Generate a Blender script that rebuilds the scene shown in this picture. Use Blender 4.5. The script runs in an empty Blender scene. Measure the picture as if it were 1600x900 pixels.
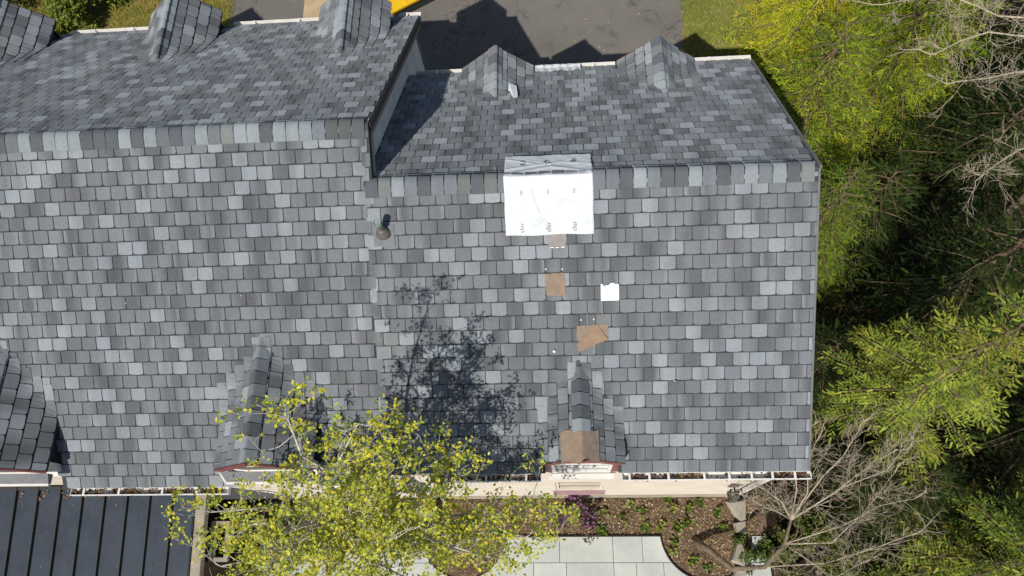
import bpy, math, random
import numpy as np
from mathutils import Matrix, Vector

scene = bpy.context.scene
col = scene.collection
rng = np.random.default_rng(7)
random.seed(7)
R = math.radians

# ------------------------------------------------------------------ camera
F_PX = 1136.75
CAM_R = np.array([[0.99732451, 0.02735617, 0.06778978],
                  [-0.00037484, 0.92924060, -0.36947498],
                  [-0.07310044, 0.36846105, 0.92676469]])
CAM_C = np.array([2.4026, -1.4354, 11.088])
cam = bpy.data.cameras.new('camera')
cam.sensor_width = 36.0
cam.lens = F_PX * 36.0 / 1600.0
cam.clip_start = 0.1
cam.clip_end = 3000
cam_ob = bpy.data.objects.new('camera', cam)
m = Matrix.Identity(4)
for i in range(3):
    for j in range(3):
        m[i][j] = CAM_R[i, j]
    m[i][3] = CAM_C[i]
cam_ob.matrix_world = m
col.objects.link(cam_ob)
scene.camera = cam_ob
scene.render.resolution_x = 1024
scene.render.resolution_y = 576

# ------------------------------------------------------------------ light
SUN_D = np.array([0.262, 0.628, -0.733])
SUN_D = SUN_D / np.linalg.norm(SUN_D)
world = bpy.data.worlds.new('World')
scene.world = world
world.use_nodes = True
nt = world.node_tree
sky = nt.nodes.new('ShaderNodeTexSky')
sky.sky_type = 'NISHITA'
sky.sun_disc = False
sky.sun_elevation = math.asin(-SUN_D[2])
sky.sun_rotation = math.atan2(-SUN_D[0], -SUN_D[1])
bg = nt.nodes['Background']
bg.inputs['Strength'].default_value = 0.085
nt.links.new(sky.outputs[0], bg.inputs[0])
sun = bpy.data.lights.new('sun', 'SUN')
sun.energy = 4.4
sun.angle = R(0.55)
sun.color = (1.0, 0.95, 0.87)
sun_ob = bpy.data.objects.new('sun', sun)
sun_ob.rotation_mode = 'QUATERNION'
sun_ob.rotation_quaternion = Vector(SUN_D).to_track_quat('-Z', 'Y')
sun_ob.location = (-6, -14, 18)
col.objects.link(sun_ob)
vs = scene.view_settings
vs.view_transform = 'Standard'
vs.look = 'None'
vs.exposure = 0.12
vs.gamma = 1.0
vs.use_curve_mapping = False


def ray(x, y):
    return CAM_R @ np.array([(x - 800) / F_PX, (450 - y) / F_PX, -1.0])


def atz(x, y, z):
    d = ray(x, y)
    return CAM_C + d * (z - CAM_C[2]) / d[2]


def proj(P):
    q = (np.asarray(P) - CAM_C) @ CAM_R
    return 800 + F_PX * q[..., 0] / -q[..., 2], 450 - F_PX * q[..., 1] / -q[..., 2]


# ------------------------------------------------------------------ materials
MATS = {}


def new_mat(name, rough=0.8, spec=0.3):
    mt = bpy.data.materials.new(name)
    mt.use_nodes = True
    b = mt.node_tree.nodes['Principled BSDF']
    b.inputs['Roughness'].default_value = rough
    b.inputs['Specular IOR Level'].default_value = spec
    if 'Diffuse Roughness' in b.inputs:
        b.inputs['Diffuse Roughness'].default_value = 0.45 if rough > 0.75 else 0.2
    MATS[name] = mt
    return mt, mt.node_tree, b


def node(t, kind, **kw):
    n = t.nodes.new(kind)
    for k, v in kw.items():
        setattr(n, k, v)
    return n


def noise(t, scale, detail=4, rough=0.6, vec=None):
    n = t.nodes.new('ShaderNodeTexNoise')
    n.inputs['Scale'].default_value = scale
    n.inputs['Detail'].default_value = detail
    n.inputs['Roughness'].default_value = rough
    if vec is not None:
        t.links.new(vec, n.inputs['Vector'])
    return n


def ramp(t, src, stops):
    r = t.nodes.new('ShaderNodeValToRGB')
    e = r.color_ramp.elements
    while len(e) < len(stops):
        e.new(0.5)
    for el, (p, c) in zip(e, stops):
        el.position = p
        el.color = (*c, 1) if len(c) == 3 else c
    t.links.new(src, r.inputs[0])
    return r


def mul(t, a, b, fac=1.0, mode='MULTIPLY'):
    n = t.nodes.new('ShaderNodeMix')
    n.data_type = 'RGBA'
    n.blend_type = mode
    n.inputs[0].default_value = fac
    t.links.new(a, n.inputs[6])
    t.links.new(b, n.inputs[7])
    return n.outputs[2]


def geo_pos(t):
    return t.nodes.new('ShaderNodeNewGeometry').outputs['Position']


def bump(t, b, h, strength=0.3, dist=0.01):
    n = t.nodes.new('ShaderNodeBump')
    n.inputs['Strength'].default_value = strength
    n.inputs['Distance'].default_value = dist
    t.links.new(h, n.inputs['Height'])
    t.links.new(n.outputs[0], b.inputs['Normal'])


def simple_mat(name, rgb, rough=0.7, spec=0.3, var=0.25, scale=3.0, fine=60.0, bstr=0.15, metal=0.0):
    mt, t, b = new_mat(name, rough, spec)
    p = geo_pos(t)
    n1 = noise(t, scale, 5, 0.65, p)
    n2 = noise(t, fine, 3, 0.6, p)
    lo = tuple(c * (1 - var) for c in rgb)
    hi = tuple(min(1, c * (1 + var * 0.8)) for c in rgb)
    r1 = ramp(t, n1.outputs[0], [(0.3, lo), (0.7, hi)])
    r2 = ramp(t, n2.outputs[0], [(0.3, (1 - var * .6,) * 3), (0.7, (1, 1, 1))])
    t.links.new(mul(t, r1.outputs[0], r2.outputs[0]), b.inputs['Base Color'])
    b.inputs['Metallic'].default_value = metal
    if bstr:
        bump(t, b, n2.outputs[0], bstr, 0.006)
    return mt


def attr_mat(name, rough=0.85, spec=0.25, transl=0.0, var=0.3, scale=40.0, speck=0.0, bstr=0.0, bdist=0.004):
    mt, t, b = new_mat(name, rough, spec)
    a = node(t, 'ShaderNodeAttribute', attribute_name='Col')
    p = geo_pos(t)
    n = noise(t, scale, 4, 0.7, p)
    r = ramp(t, n.outputs[0], [(0.28, (1 - var,) * 3), (0.72, (1 + var * .6,) * 3)])
    c = mul(t, a.outputs['Color'], r.outputs[0])
    if speck:
        n2 = noise(t, 330.0, 2, 0.7, p)
        r2 = ramp(t, n2.outputs[0], [(0.3, (1 - speck,) * 3), (0.7, (1 + speck,) * 3)])
        c = mul(t, c, r2.outputs[0])
        n3 = noise(t, 0.9, 4, 0.6, p)
        r3 = ramp(t, n3.outputs[0], [(0.3, (0.86, 0.86, 0.87)), (0.7, (1.08, 1.07, 1.05))])
        c = mul(t, c, r3.outputs[0])
        mp = node(t, 'ShaderNodeMapping')
        mp.inputs['Scale'].default_value = (5.5, 0.45, 0.45)
        t.links.new(p, mp.inputs['Vector'])
        n4 = noise(t, 1.0, 5, 0.65, mp.outputs[0])
        r4 = ramp(t, n4.outputs[0], [(0.30, (0.88, 0.885, 0.875)), (0.52, (1.0, 1.0, 1.0)), (0.75, (1.05, 1.05, 1.045))])
        c = mul(t, c, r4.outputs[0])
        if bstr:
            bump(t, b, n2.outputs[0], bstr, bdist)
    t.links.new(c, b.inputs['Base Color'])
    if transl:
        out = t.nodes['Material Output']
        tr = t.nodes.new('ShaderNodeBsdfTranslucent')
        t.links.new(c, tr.inputs['Color'])
        mx = t.nodes.new('ShaderNodeMixShader')
        mx.inputs[0].default_value = transl
        t.links.new(b.outputs[0], mx.inputs[1])
        t.links.new(tr.outputs[0], mx.inputs[2])
        t.links.new(mx.outputs[0], out.inputs['Surface'])
    return mt


M_SH = attr_mat('shingle_granules', 0.82, 0.28, 0, 0.12, 22.0, 0.26, 0.25, 0.003)
M_DECK = simple_mat('shingle_shadow_band', (0.058, 0.062, 0.068), 0.9, 0.2, 0.25, 6, 200, 0.2)
M_WALL = simple_mat('cream_render', (0.56, 0.50, 0.415), 0.9, 0.15, 0.10, 1.4, 40, 0.2)
M_STUCCO = simple_mat('grey_render', (0.84, 0.79, 0.71), 0.9, 0.15, 0.16, 2.2, 50, 0.25)
M_WHITE = simple_mat('white_paint', (0.72, 0.70, 0.66), 0.45, 0.4, 0.10, 5, 30, 0.05)
M_MAROON = simple_mat('maroon_paint', (0.19, 0.055, 0.05), 0.5, 0.35, 0.22, 6, 60, 0.1)
M_BROWN = simple_mat('brown_trim', (0.30, 0.22, 0.17), 0.7, 0.25, 0.25, 7, 60, 0.1)
M_DARK = simple_mat('dark_metal_edge', (0.03, 0.03, 0.032), 0.55, 0.4, 0.3, 8, 60, 0.05)
M_CHEEK = simple_mat('cheek_shadow_black', (0.035, 0.033, 0.032), 0.85, 0.2, 0.3, 6, 60, 0.1)  # near-black colour stands for the shadow on the dormer cheeks
M_FELT = simple_mat('brown_underlayment', (0.29, 0.22, 0.165), 0.92, 0.15, 0.16, 9, 160, 0.3)
M_FELT2 = simple_mat('orange_underlayment', (0.31, 0.22, 0.15), 0.92, 0.15, 0.16, 9, 160, 0.3)
M_FELT3 = simple_mat('grey_underlayment', (0.33, 0.29, 0.27), 0.92, 0.15, 0.16, 9, 160, 0.3)
M_PAPER = simple_mat('white_sheet', (0.74, 0.74, 0.73), 0.7, 0.3, 0.04, 5, 60, 0.03)
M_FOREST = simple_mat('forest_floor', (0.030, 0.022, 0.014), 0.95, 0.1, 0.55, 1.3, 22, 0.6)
M_MULCH = simple_mat('mulch', (0.175, 0.118, 0.076), 0.95, 0.1, 0.45, 3.0, 34, 0.8)
M_STONE = simple_mat('wall_stone', (0.36, 0.32, 0.26), 0.9, 0.2, 0.28, 4, 28, 0.5)
M_YELLOW = simple_mat('yellow_paint', (0.72, 0.44, 0.01), 0.4, 0.45, 0.08, 4, 30, 0.03)
M_LEAD = simple_mat('lead_pipe', (0.15, 0.14, 0.12), 0.55, 0.4, 0.25, 12, 60, 0.1, 0.2)
M_BOOT = simple_mat('grey_flashing', (0.20, 0.205, 0.215), 0.8, 0.25, 0.15, 9, 80, 0.1, 0.0)
M_GREY = simple_mat('grey_edge_metal', (0.15, 0.152, 0.16), 0.7, 0.3, 0.15, 6, 60, 0.1)
M_MINT = simple_mat('weathered_copper', (0.24, 0.31, 0.28), 0.6, 0.4, 0.25, 12, 60, 0.1)
M_TAN = simple_mat('tan_timber', (0.36, 0.32, 0.25), 0.8, 0.2, 0.2, 5, 50, 0.2)
M_INK = simple_mat('print_ink', (0.22, 0.23, 0.25), 0.7, 0.2, 0.2, 20, 60, 0)
M_INKD = simple_mat('print_ink_dark', (0.10, 0.105, 0.115), 0.7, 0.2, 0.3, 20, 60, 0)
M_BARK = simple_mat('pale_bark', (0.58, 0.54, 0.46), 0.9, 0.15, 0.3, 9, 50, 0.4)
M_BARK2 = simple_mat('bare_bark', (0.46, 0.39, 0.29), 0.9, 0.15, 0.3, 9, 50, 0.4)
M_TRUNK = simple_mat('brown_bark', (0.20, 0.155, 0.11), 0.9, 0.15, 0.4, 10, 60, 0.8)
M_CBARK = simple_mat('conifer_bark', (0.16, 0.115, 0.075), 0.9, 0.15, 0.35, 9, 50, 0.4)
M_TAN_PATCH = simple_mat('tan_ground', (0.44, 0.33, 0.20), 0.95, 0.1, 0.14, 2.0, 60, 0.3)
M_LEAF = attr_mat('young_leaves', 0.5, 0.35, 0.36, 0.22, 6.0)
M_NEEDLE = attr_mat('needles', 0.8, 0.12, 0.2, 0.38, 3.0)
M_PLANT = attr_mat('plant_leaves', 0.6, 0.3, 0.25, 0.2, 8.0)
M_GRASS = attr_mat('grass_blades', 0.75, 0.2, 0.25, 0.25, 1.2)
M_CHIP = attr_mat('bark_chips', 0.95, 0.1, 0.0, 0.25, 12.0)


def asphalt():
    mt, t, b = new_mat('asphalt', 0.92, 0.2)
    p = geo_pos(t)
    a = noise(t, 0.55, 5, 0.65, p)
    f = noise(t, 130, 2, 0.7, p)
    s = node(t, 'ShaderNodeTexVoronoi')
    s.inputs['Scale'].default_value = 26
    t.links.new(p, s.inputs['Vector'])
    r1 = ramp(t, a.outputs[0], [(0.25, (0.125, 0.116, 0.104)), (0.75, (0.175, 0.163, 0.145))])
    r2 = ramp(t, f.outputs[0], [(0.3, (0.72,) * 3), (0.7, (1.2,) * 3)])
    r3 = ramp(t, s.outputs['Distance'], [(0.0, (1.9, 1.8, 1.6)), (0.06, (1, 1, 1))])
    c = mul(t, r1.outputs[0], r2.outputs[0])
    c = mul(t, c, r3.outputs[0])
    ck = node(t, 'ShaderNodeTexVoronoi', feature='DISTANCE_TO_EDGE')
    ck.inputs['Scale'].default_value = 0.35
    wp = noise(t, 1.5, 4, 0.6, p)
    ad = node(t, 'ShaderNodeVectorMath', operation='ADD')
    t.links.new(p, ad.inputs[0])
    t.links.new(wp.outputs['Color'], ad.inputs[1])
    t.links.new(ad.outputs[0], ck.inputs['Vector'])
    r5 = ramp(t, ck.outputs['Distance'], [(0.0, (0.55,) * 3), (0.006, (1, 1, 1))])
    c = mul(t, c, r5.outputs[0])
    st = noise(t, 2.2, 3, 0.5, p)
    r6 = ramp(t, st.outputs[0], [(0.28, (0.78,) * 3), (0.42, (1, 1, 1))])
    c = mul(t, c, r6.outputs[0])
    t.links.new(c, b.inputs['Base Color'])
    bump(t, b, f.outputs[0], 0.5, 0.006)
    return mt


def patio_mat():
    mt, t, b = new_mat('bluestone', 0.75, 0.25)
    a = node(t, 'ShaderNodeAttribute', attribute_name='Col')
    p = geo_pos(t)
    n1 = noise(t, 1.6, 6, 0.7, p)
    n2 = noise(t, 45, 3, 0.6, p)
    r1 = ramp(t, n1.outputs[0], [(0.3, (0.80, 0.82, 0.83)), (0.7, (1.06, 1.05, 1.02))])
    r2 = ramp(t, n2.outputs[0], [(0.3, (0.9,) * 3), (0.7, (1.05,) * 3)])
    t.links.new(mul(t, mul(t, a.outputs['Color'], r1.outputs[0]), r2.outputs[0]), b.inputs['Base Color'])
    bump(t, b, n2.outputs[0], 0.15, 0.004)
    return mt


def metal_panel():
    mt, t, b = new_mat('slate_blue_metal', 0.6, 0.25)
    p = geo_pos(t)
    n1 = noise(t, 2.5, 6, 0.75, p)
    n2 = noise(t, 60, 3, 0.6, p)
    r1 = ramp(t, n1.outputs[0], [(0.3, (0.026, 0.035, 0.050)), (0.7, (0.047, 0.060, 0.080))])
    r2 = ramp(t, n2.outputs[0], [(0.35, (0.85,) * 3), (0.7, (1.15,) * 3)])
    t.links.new(mul(t, r1.outputs[0], r2.outputs[0]), b.inputs['Base Color'])
    r3 = ramp(t, n1.outputs[0], [(0.3, (0.48,) * 3), (0.7, (0.66,) * 3)])
    t.links.new(r3.outputs[0], b.inputs['Roughness'])
    b.inputs['Metallic'].default_value = 0.15
    return mt


def lawn_mat():
    mt, t, b = new_mat('lawn', 0.95, 0.1)
    p = geo_pos(t)
    a = noise(t, 0.9, 5, 0.7, p)
    f = noise(t, 40, 3, 0.7, p)
    r1 = ramp(t, a.outputs[0], [(0.32, (0.085, 0.12, 0.022)), (0.48, (0.18, 0.165, 0.040)), (0.66, (0.29, 0.215, 0.09))])
    r2 = ramp(t, f.outputs[0], [(0.3, (0.55,) * 3), (0.7, (1.2,) * 3)])
    t.links.new(mul(t, r1.outputs[0], r2.outputs[0]), b.inputs['Base Color'])
    bump(t, b, f.outputs[0], 0.7, 0.02)
    return mt


def tarp_mat():
    mt, t, b = new_mat('white_tarp_weave', 0.5, 0.35)
    p = geo_pos(t)
    n1 = noise(t, 4, 5, 0.6, p)
    w = node(t, 'ShaderNodeTexWave')
    w.inputs['Scale'].default_value = 9
    w.inputs['Distortion'].default_value = 1.5
    t.links.new(p, w.inputs['Vector'])
    r1 = ramp(t, n1.outputs[0], [(0.3, (0.54, 0.57, 0.59)), (0.7, (0.63, 0.65, 0.66))])
    r2 = ramp(t, w.outputs[0], [(0.2, (0.99,) * 3), (0.8, (1,) * 3)])
    t.links.new(mul(t, r1.outputs[0], r2.outputs[0]), b.inputs['Base Color'])
    return mt


def glass_mat():
    mt, t, b = new_mat('window_glass', 0.06, 0.6)
    p = geo_pos(t)
    n1 = noise(t, 5, 3, 0.5, p)
    r1 = ramp(t, n1.outputs[0], [(0.3, (0.10, 0.11, 0.095)), (0.7, (0.22, 0.23, 0.20))])
    t.links.new(r1.outputs[0], b.inputs['Base Color'])
    return mt


M_ASPH, M_PATIO, M_METAL = asphalt(), patio_mat(), metal_panel()
M_LAWN, M_TARP, M_GLASS = lawn_mat(), tarp_mat(), glass_mat()

# ------------------------------------------------------------------ mesh helpers


class MB:
    def __init__(self):
        self.v, self.f, self.c = [], [], []

    def add(self, vs_, fs, c=None):
        o = len(self.v)
        self.v += [tuple(map(float, q)) for q in vs_]
        self.f += [tuple(i + o for i in q) for q in fs]
        self.c += [c] * len(vs_)
        return self

    def box(self, x0, x1, y0, y1, z0, z1, c=None):
        return self.add([(x0, y0, z0), (x1, y0, z0), (x1, y1, z0), (x0, y1, z0),
                         (x0, y0, z1), (x1, y0, z1), (x1, y1, z1), (x0, y1, z1)],
                        [(0, 3, 2, 1), (4, 5, 6, 7), (0, 1, 5, 4), (1, 2, 6, 5), (2, 3, 7, 6), (3, 0, 4, 7)], c)

    def obox(self, O, A, B, C, c=None):
        O, A, B, C = map(np.asarray, (O, A, B, C))
        pts = [O, O + A, O + A + B, O + B, O + C, O + A + C, O + A + B + C, O + B + C]
        return self.add(pts, [(0, 3, 2, 1), (4, 5, 6, 7), (0, 1, 5, 4), (1, 2, 6, 5), (2, 3, 7, 6), (3, 0, 4, 7)], c)

    def prism(self, poly, z0, z1, c=None):
        n = len(poly)
        vs_ = [(x, y, z0) for x, y in poly] + [(x, y, z1) for x, y in poly]
        fs = [tuple(range(n))[::-1], tuple(range(n, 2 * n))]
        fs += [(i, (i + 1) % n, n + (i + 1) % n, n + i) for i in range(n)]
        return self.add(vs_, fs, c)

    def prism3(self, pts, off, c=None):
        """polygon of 3d points extruded by vector off"""
        n = len(pts)
        pts = [np.asarray(q, float) for q in pts]
        vs_ = pts + [q + np.asarray(off) for q in pts]
        fs = [tuple(range(n))[::-1], tuple(range(n, 2 * n))]
        fs += [(i, (i + 1) % n, n + (i + 1) % n, n + i) for i in range(n)]
        return self.add(vs_, fs, c)

    def tube(self, pts, rad, n=6, c=None, cap=True):
        pts = [np.asarray(q, float) for q in pts]
        if np.isscalar(rad):
            rad = [rad] * len(pts)
        rings = []
        up = np.array([0.31, 0.2, 0.93])
        for i, q in enumerate(pts):
            a = pts[max(i - 1, 0)]
            b = pts[min(i + 1, len(pts) - 1)]
            t = b - a
            t = t / (np.linalg.norm(t) + 1e-9)
            s = np.cross(t, up)
            if np.linalg.norm(s) < 0.05:
                s = np.cross(t, (1, 0, 0))
            s /= np.linalg.norm(s)
            w = np.cross(s, t)
            rings.append([q + rad[i] * (math.cos(k * 2 * math.pi / n) * s + math.sin(k * 2 * math.pi / n) * w) for k in range(n)])
        vs_ = [q for r_ in rings for q in r_]
        fs = []
        for i in range(len(pts) - 1):
            for k in range(n):
                k2 = (k + 1) % n
                fs.append((i * n + k, i * n + k2, (i + 1) * n + k2, (i + 1) * n + k))
        if cap:
            fs.append(tuple(range(n))[::-1])
            fs.append(tuple(range((len(pts) - 1) * n, len(pts) * n)))
        return self.add(vs_, fs, c)

    def mesh(self, name, mat, smooth=False):
        me = bpy.data.meshes.new(name)
        me.from_pydata(self.v, [], self.f)
        if any(q is not None for q in self.c):
            at = me.color_attributes.new('Col', 'FLOAT_COLOR', 'POINT')
            arr = np.ones((len(self.v), 4), np.float32)
            for i, q in enumerate(self.c):
                if q is not None:
                    arr[i, :3] = q
            at.data.foreach_set('color', arr.ravel())
        me.polygons.foreach_set('use_smooth', [bool(smooth)] * len(me.polygons))
        me.materials.append(mat)
        me.update()
        return me

    def build(self, name, mat, parent=None, smooth=False):
        return link(name, self.mesh(name, mat, smooth), parent)


def link(name, me, parent=None):
    o = bpy.data.objects.new(name, me)
    col.objects.link(o)
    if parent is not None:
        set_parent(o, parent)
    return o


ROOTS = {}


def set_parent(o, parent):
    o.parent = parent
    if parent.name in ROOTS:
        o.matrix_parent_inverse = Matrix.Translation(-Vector(ROOTS[parent.name]))


def thing(name, loc, label, cat, group=None):
    o = bpy.data.objects.new(name, None)
    o.empty_display_size = 0.2
    o.location = loc
    col.objects.link(o)
    ROOTS[o.name] = tuple(loc)
    return tag(o, label, cat, group)


def tag(o, label=None, cat=None, group=None, kind=None):
    if label:
        o['label'] = label
    if cat:
        o['category'] = cat
    if group:
        o['group'] = group
    if kind:
        o['kind'] = kind
    return o


def np_mesh(name, V, Fc, mat, C=None):
    """V (n,3), Fc (m,k) uniform faces, C (n,3) colours"""
    me = bpy.data.meshes.new(name)
    V = np.ascontiguousarray(V, np.float32)
    Fc = np.ascontiguousarray(Fc, np.int32)
    mF, k = Fc.shape
    me.vertices.add(len(V))
    me.vertices.foreach_set('co', V.ravel())
    me.loops.add(mF * k)
    me.loops.foreach_set('vertex_index', Fc.ravel())
    me.polygons.add(mF)
    me.polygons.foreach_set('loop_start', np.arange(0, mF * k, k, dtype=np.int32))
    if C is not None:
        at = me.color_attributes.new('Col', 'FLOAT_COLOR', 'POINT')
        arr = np.ones((len(V), 4), np.float32)
        arr[:, :3] = C
        at.data.foreach_set('color', arr.ravel())
    me.materials.append(mat)
    me.update(calc_edges=True)
    me.validate()
    me.polygons.foreach_set('use_smooth', np.zeros(mF, bool))
    return me


def instances(tv, tf, P, A, B, N, S, Cc, name, mat):
    """template verts tv (k,3) placed at P with axes A,B,N (n,3), scale S (n,) -> one mesh"""
    n = len(P)
    k = len(tv)
    S = np.asarray(S).reshape(n, -1)
    if S.shape[1] == 1:
        S = np.repeat(S, 3, 1)
    V = (P[:, None, :] + (tv[None, :, 0:1] * S[:, None, 0:1]) * A[:, None, :]
         + (tv[None, :, 1:2] * S[:, None, 1:2]) * B[:, None, :]
         + (tv[None, :, 2:3] * S[:, None, 2:3]) * N[:, None, :]).reshape(-1, 3)
    Fc = (tf[None] + (np.arange(n) * k)[:, None, None]).reshape(-1, tf.shape[1])
    C = np.repeat(Cc, k, 0)
    return np_mesh(name, V, Fc, mat, C)


def unit(a):
    return a / (np.linalg.norm(a, axis=-1, keepdims=True) + 1e-9)


# ------------------------------------------------------------------ house dimensions
G = -4.4                       # ground level (eave line is z = 0)
A_ = R(31.83)                  # roof pitch
CA, SA = math.cos(A_), math.sin(A_)
LR, LL = 4.3625, 5.1862        # slope lengths, right and left wings
YR, ZR = LR * CA, LR * SA
YL, ZL = LL * CA, LL * SA
XL, XR, XO = -0.341, 5.905, -0.208
XW = -9.6                      # house goes on beyond the frame
T, E = 0.2286, 0.2016
DL = -0.163
ZB = 0.10
AB = R(31.7)
CB, SB = math.cos(AB), math.sin(AB)
LBR = (ZR - ZB) / SB
LBL = (ZL - ZB) / SB
YBR = YR + LBR * CB
YBL = YL + LBL * CB


class Frame:
    def __init__(self, O, U, V):
        self.O, self.U, self.V = (np.asarray(q, float) for q in (O, U, V))
        self.W = np.cross(self.U, self.V)

    def p(self, u, v, w=0.0):
        return self.O + u * self.U + v * self.V + w * self.W

    def mat(self, u, v, w=0.0, su=1.0):
        m_ = Matrix.Identity(4)
        o = self.p(u, v, w)
        for i in range(3):
            m_[i][0] = self.U[i] * su
            m_[i][1] = self.V[i]
            m_[i][2] = self.W[i]
            m_[i][3] = o[i]
        return m_


F_FRONT = Frame((0, 0, 0), (1, 0, 0), (0, CA, SA))
F_BR = Frame((0, YBR, ZB), (-1, 0, 0), (0, -CB, SB))
F_BL = Frame((0, YBL, ZB), (-1, 0, 0), (0, -CB, SB))

# ------------------------------------------------------------------ shingles
GAP = 0.0125
COLS = np.array([0.0, 0.055, 0.33, 0.66, 0.945, 1.0])
TV_TOP = E - 0.0155


def tone(k):
    base = {0: 0.300, 1: 0.215, 2: 0.185, 3: 0.125}[k] * random.uniform(0.92, 1.08)
    tint = random.choice([(0.90, 0.99, 1.11), (0.895, 0.99, 1.115), (0.90, 0.99, 1.10), (0.895, 0.99, 1.11), (0.90, 0.99, 1.10), (0.90, 0.985, 1.115),
                          (0.92, 1.01, 1.01), (0.95, 0.975, 1.03)] if k else [(0.89, 1.0, 1.065)])
    return np.array(tint) * base


def tab_variant(i):
    """one shingle tab: 24 verts, 12 quads (top, butt edge, two sides) with blended granule tones"""
    k = random.choices([0, 1, 2, 3], [0.21, 0.34, 0.25, 0.20])[0]
    c = tone(k)
    cl = cr = c
    if k == 3:
        if random.random() < 0.55:
            cl = tone(random.choice([1, 2, 0]))
        if random.random() < 0.55:
            cr = tone(random.choice([1, 2]))
    elif k in (1, 2) and random.random() < 0.42:
        if random.random() < 0.5:
            cl = tone(random.choice([3, 3, 0]))
        else:
            cr = tone(random.choice([3, 3, 0]))
    cs = [cl, cl, cl * .35 + c * .65, cr * .35 + c * .65, cr, cr]
    w = T - GAP
    jb = random.uniform(-0.0025, 0.0025)
    vb = [0.026, 0.0065, 0.001 + jb, 0.001 - jb, 0.0065, 0.026]
    V, C = [], []
    for x, y, q in zip(COLS, vb, cs):
        V.append((x * w, y, 0.0130 - y * 0.038)); C.append(q)
    for x, q in zip(COLS, cs):
        V.append((x * w, TV_TOP, 0.0042)); C.append(q * 0.96)
    for x, y, q in zip(COLS, vb, cs):
        V.append((x * w, y, 0.001)); C.append(q * 0.8)
    V.append((0, TV_TOP, 0.001)); C.append(cs[0])
    V.append((w, TV_TOP, 0.001)); C.append(cs[5])
    Fq = []
    for j in range(5):
        Fq.append((j, j + 1, 7 + j, 6 + j))
        Fq.append((12 + j, 13 + j, j + 1, j))
    Fq.append((18, 12, 0, 6))
    Fq.append((13 + 4, 19, 11, 5))
    return np.array(V), np.array(Fq), np.array(C)


NV = 90
VARS = [tab_variant(i) for i in range(NV)]


TINTS = [(0.91, 1.0, 1.08), (0.905, 1.0, 1.085), (0.915, 1.0, 1.07), (0.91, 1.0, 1.075), (0.915, 1.0, 1.075), (0.91, 1.0, 1.07), (0.92, 1.005, 1.05), (0.935, 0.985, 1.06)]


def tab_tones(rn, ua, ub, blots, slow):
    """granule colours over one tab: drops of dark colour run across the tab cuts, some tabs are pale"""
    pale = rn.random() < 0.22
    base = 0.200 * rn.uniform(0.88, 1.10) * slow
    tint = np.array(rn.choice(TINTS))
    edge = rn.random()
    out = []
    for f in COLS:
        u = ua + (ub - ua) * f
        d = 0.0
        for c_, w_, k_ in blots:
            d = max(d, k_ * math.exp(-((u - c_) / w_) ** 4))
        v = base * (1 - d) + 0.110 * d
        if pale:
            v = 0.305 * (1 - 0.25 * d) * (0.96 if edge < .5 else 1.03)
        elif edge < 0.10 and f < 0.2:
            v = v * .35 + 0.285 * .65
        elif edge > 0.90 and f > 0.8:
            v = v * .35 + 0.285 * .65
        out.append(tint * v)
    return np.array(out + [q * 0.96 for q in out] + [q * 0.8 for q in out] + [out[0], out[5]])


def tabs_for(frame, u0, u1, v0, v1, keep, seed, ragged=0.0):
    """list of (u, v, scale_u, variant, full, scale_v, colours)"""
    rn = random.Random(seed)
    out = []
    nrow = int(math.ceil((v1 - v0) / E))
    off = 0.0
    for k in range(nrow):
        v = v0 + k * E
        off = (off + T * (0.5 + rn.uniform(-0.06, 0.06))) % T
        u = u0 - off
        ue = u1 + rn.uniform(0, ragged)
        blots = []
        c_ = u0 + rn.uniform(-.3, .5)
        while c_ < ue + .3:
            blots.append((c_, rn.uniform(0.10, 0.20), rn.uniform(.55, 1.0)))
            c_ += rn.uniform(0.35, 1.25)
        slow = rn.uniform(.96, 1.04)
        while u < ue:
            a, b = max(u, u0), min(u + T, ue)
            wv = rn.uniform(-0.003, 0.003)
            sv = min(1.0, (v1 - v) / E)
            if sv < 0.2:
                break
            tc = tab_tones(rn, a, b, blots, slow)
            if b - a > 0.045 and keep(frame.p((a + b) / 2, v + E / 2), k):
                out.append((a + GAP / 2, v + wv, (b - a - GAP) / (T - GAP), rn.randrange(NV), b - a > T - 1e-4 and sv == 1.0, sv, tc))
            u += T
    return out


def joined_tabs(name, frame, tabs, parent, lift=0.0):
    V, Fq, C, o = [], [], [], 0
    for u, v, su, i, full, sv, tc in tabs:
        tv, tf, _ = VARS[i]
        q = tv * np.array([su, sv, 1]) + np.array([u, v, lift])
        V.append(q); Fq.append(tf + o); C.append(tc)
        o += len(tv)
    V = np.concatenate(V)
    P = frame.O + V[:, :1] * frame.U + V[:, 1:2] * frame.V + V[:, 2:] * frame.W
    ob = link(name, np_mesh(name, P, np.concatenate(Fq), M_SH, np.concatenate(C)), parent)
    ob['kind'] = 'stuff'
    return ob


def single_tab(frame, tab, parent, name='shingle'):
    u, v, su, i, full, sv, tc = tab
    ob = bpy.data.objects.new(name, np_mesh(name, VARS[i][0], VARS[i][1], M_SH, tc))
    col.objects.link(ob)
    ob.parent = parent
    ob.matrix_basis = frame.mat(u, v, 0, su)
    return ob


def slab(frame, u0, u1, v0, v1, th, name, mat, parent, cuts=()):
    b = MB()
    a = u0
    for c0, c1, cv in list(cuts) + [(u1, u1, v0)]:
        b.obox(frame.p(a, v0, 0), frame.U * (c0 - a), frame.V * (v1 - v0), -frame.W * th)
        if c1 > c0:
            b.obox(frame.p(c0, cv, 0), frame.U * (c1 - c0), frame.V * (v1 - cv), -frame.W * th)
        a = c1
    return b.build(name, mat, parent)


house = thing('house', (0.0, 4.0, G), 'two-level house with grey slate-look shingle roof, gabled dormers and cream walls', 'house')

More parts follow.
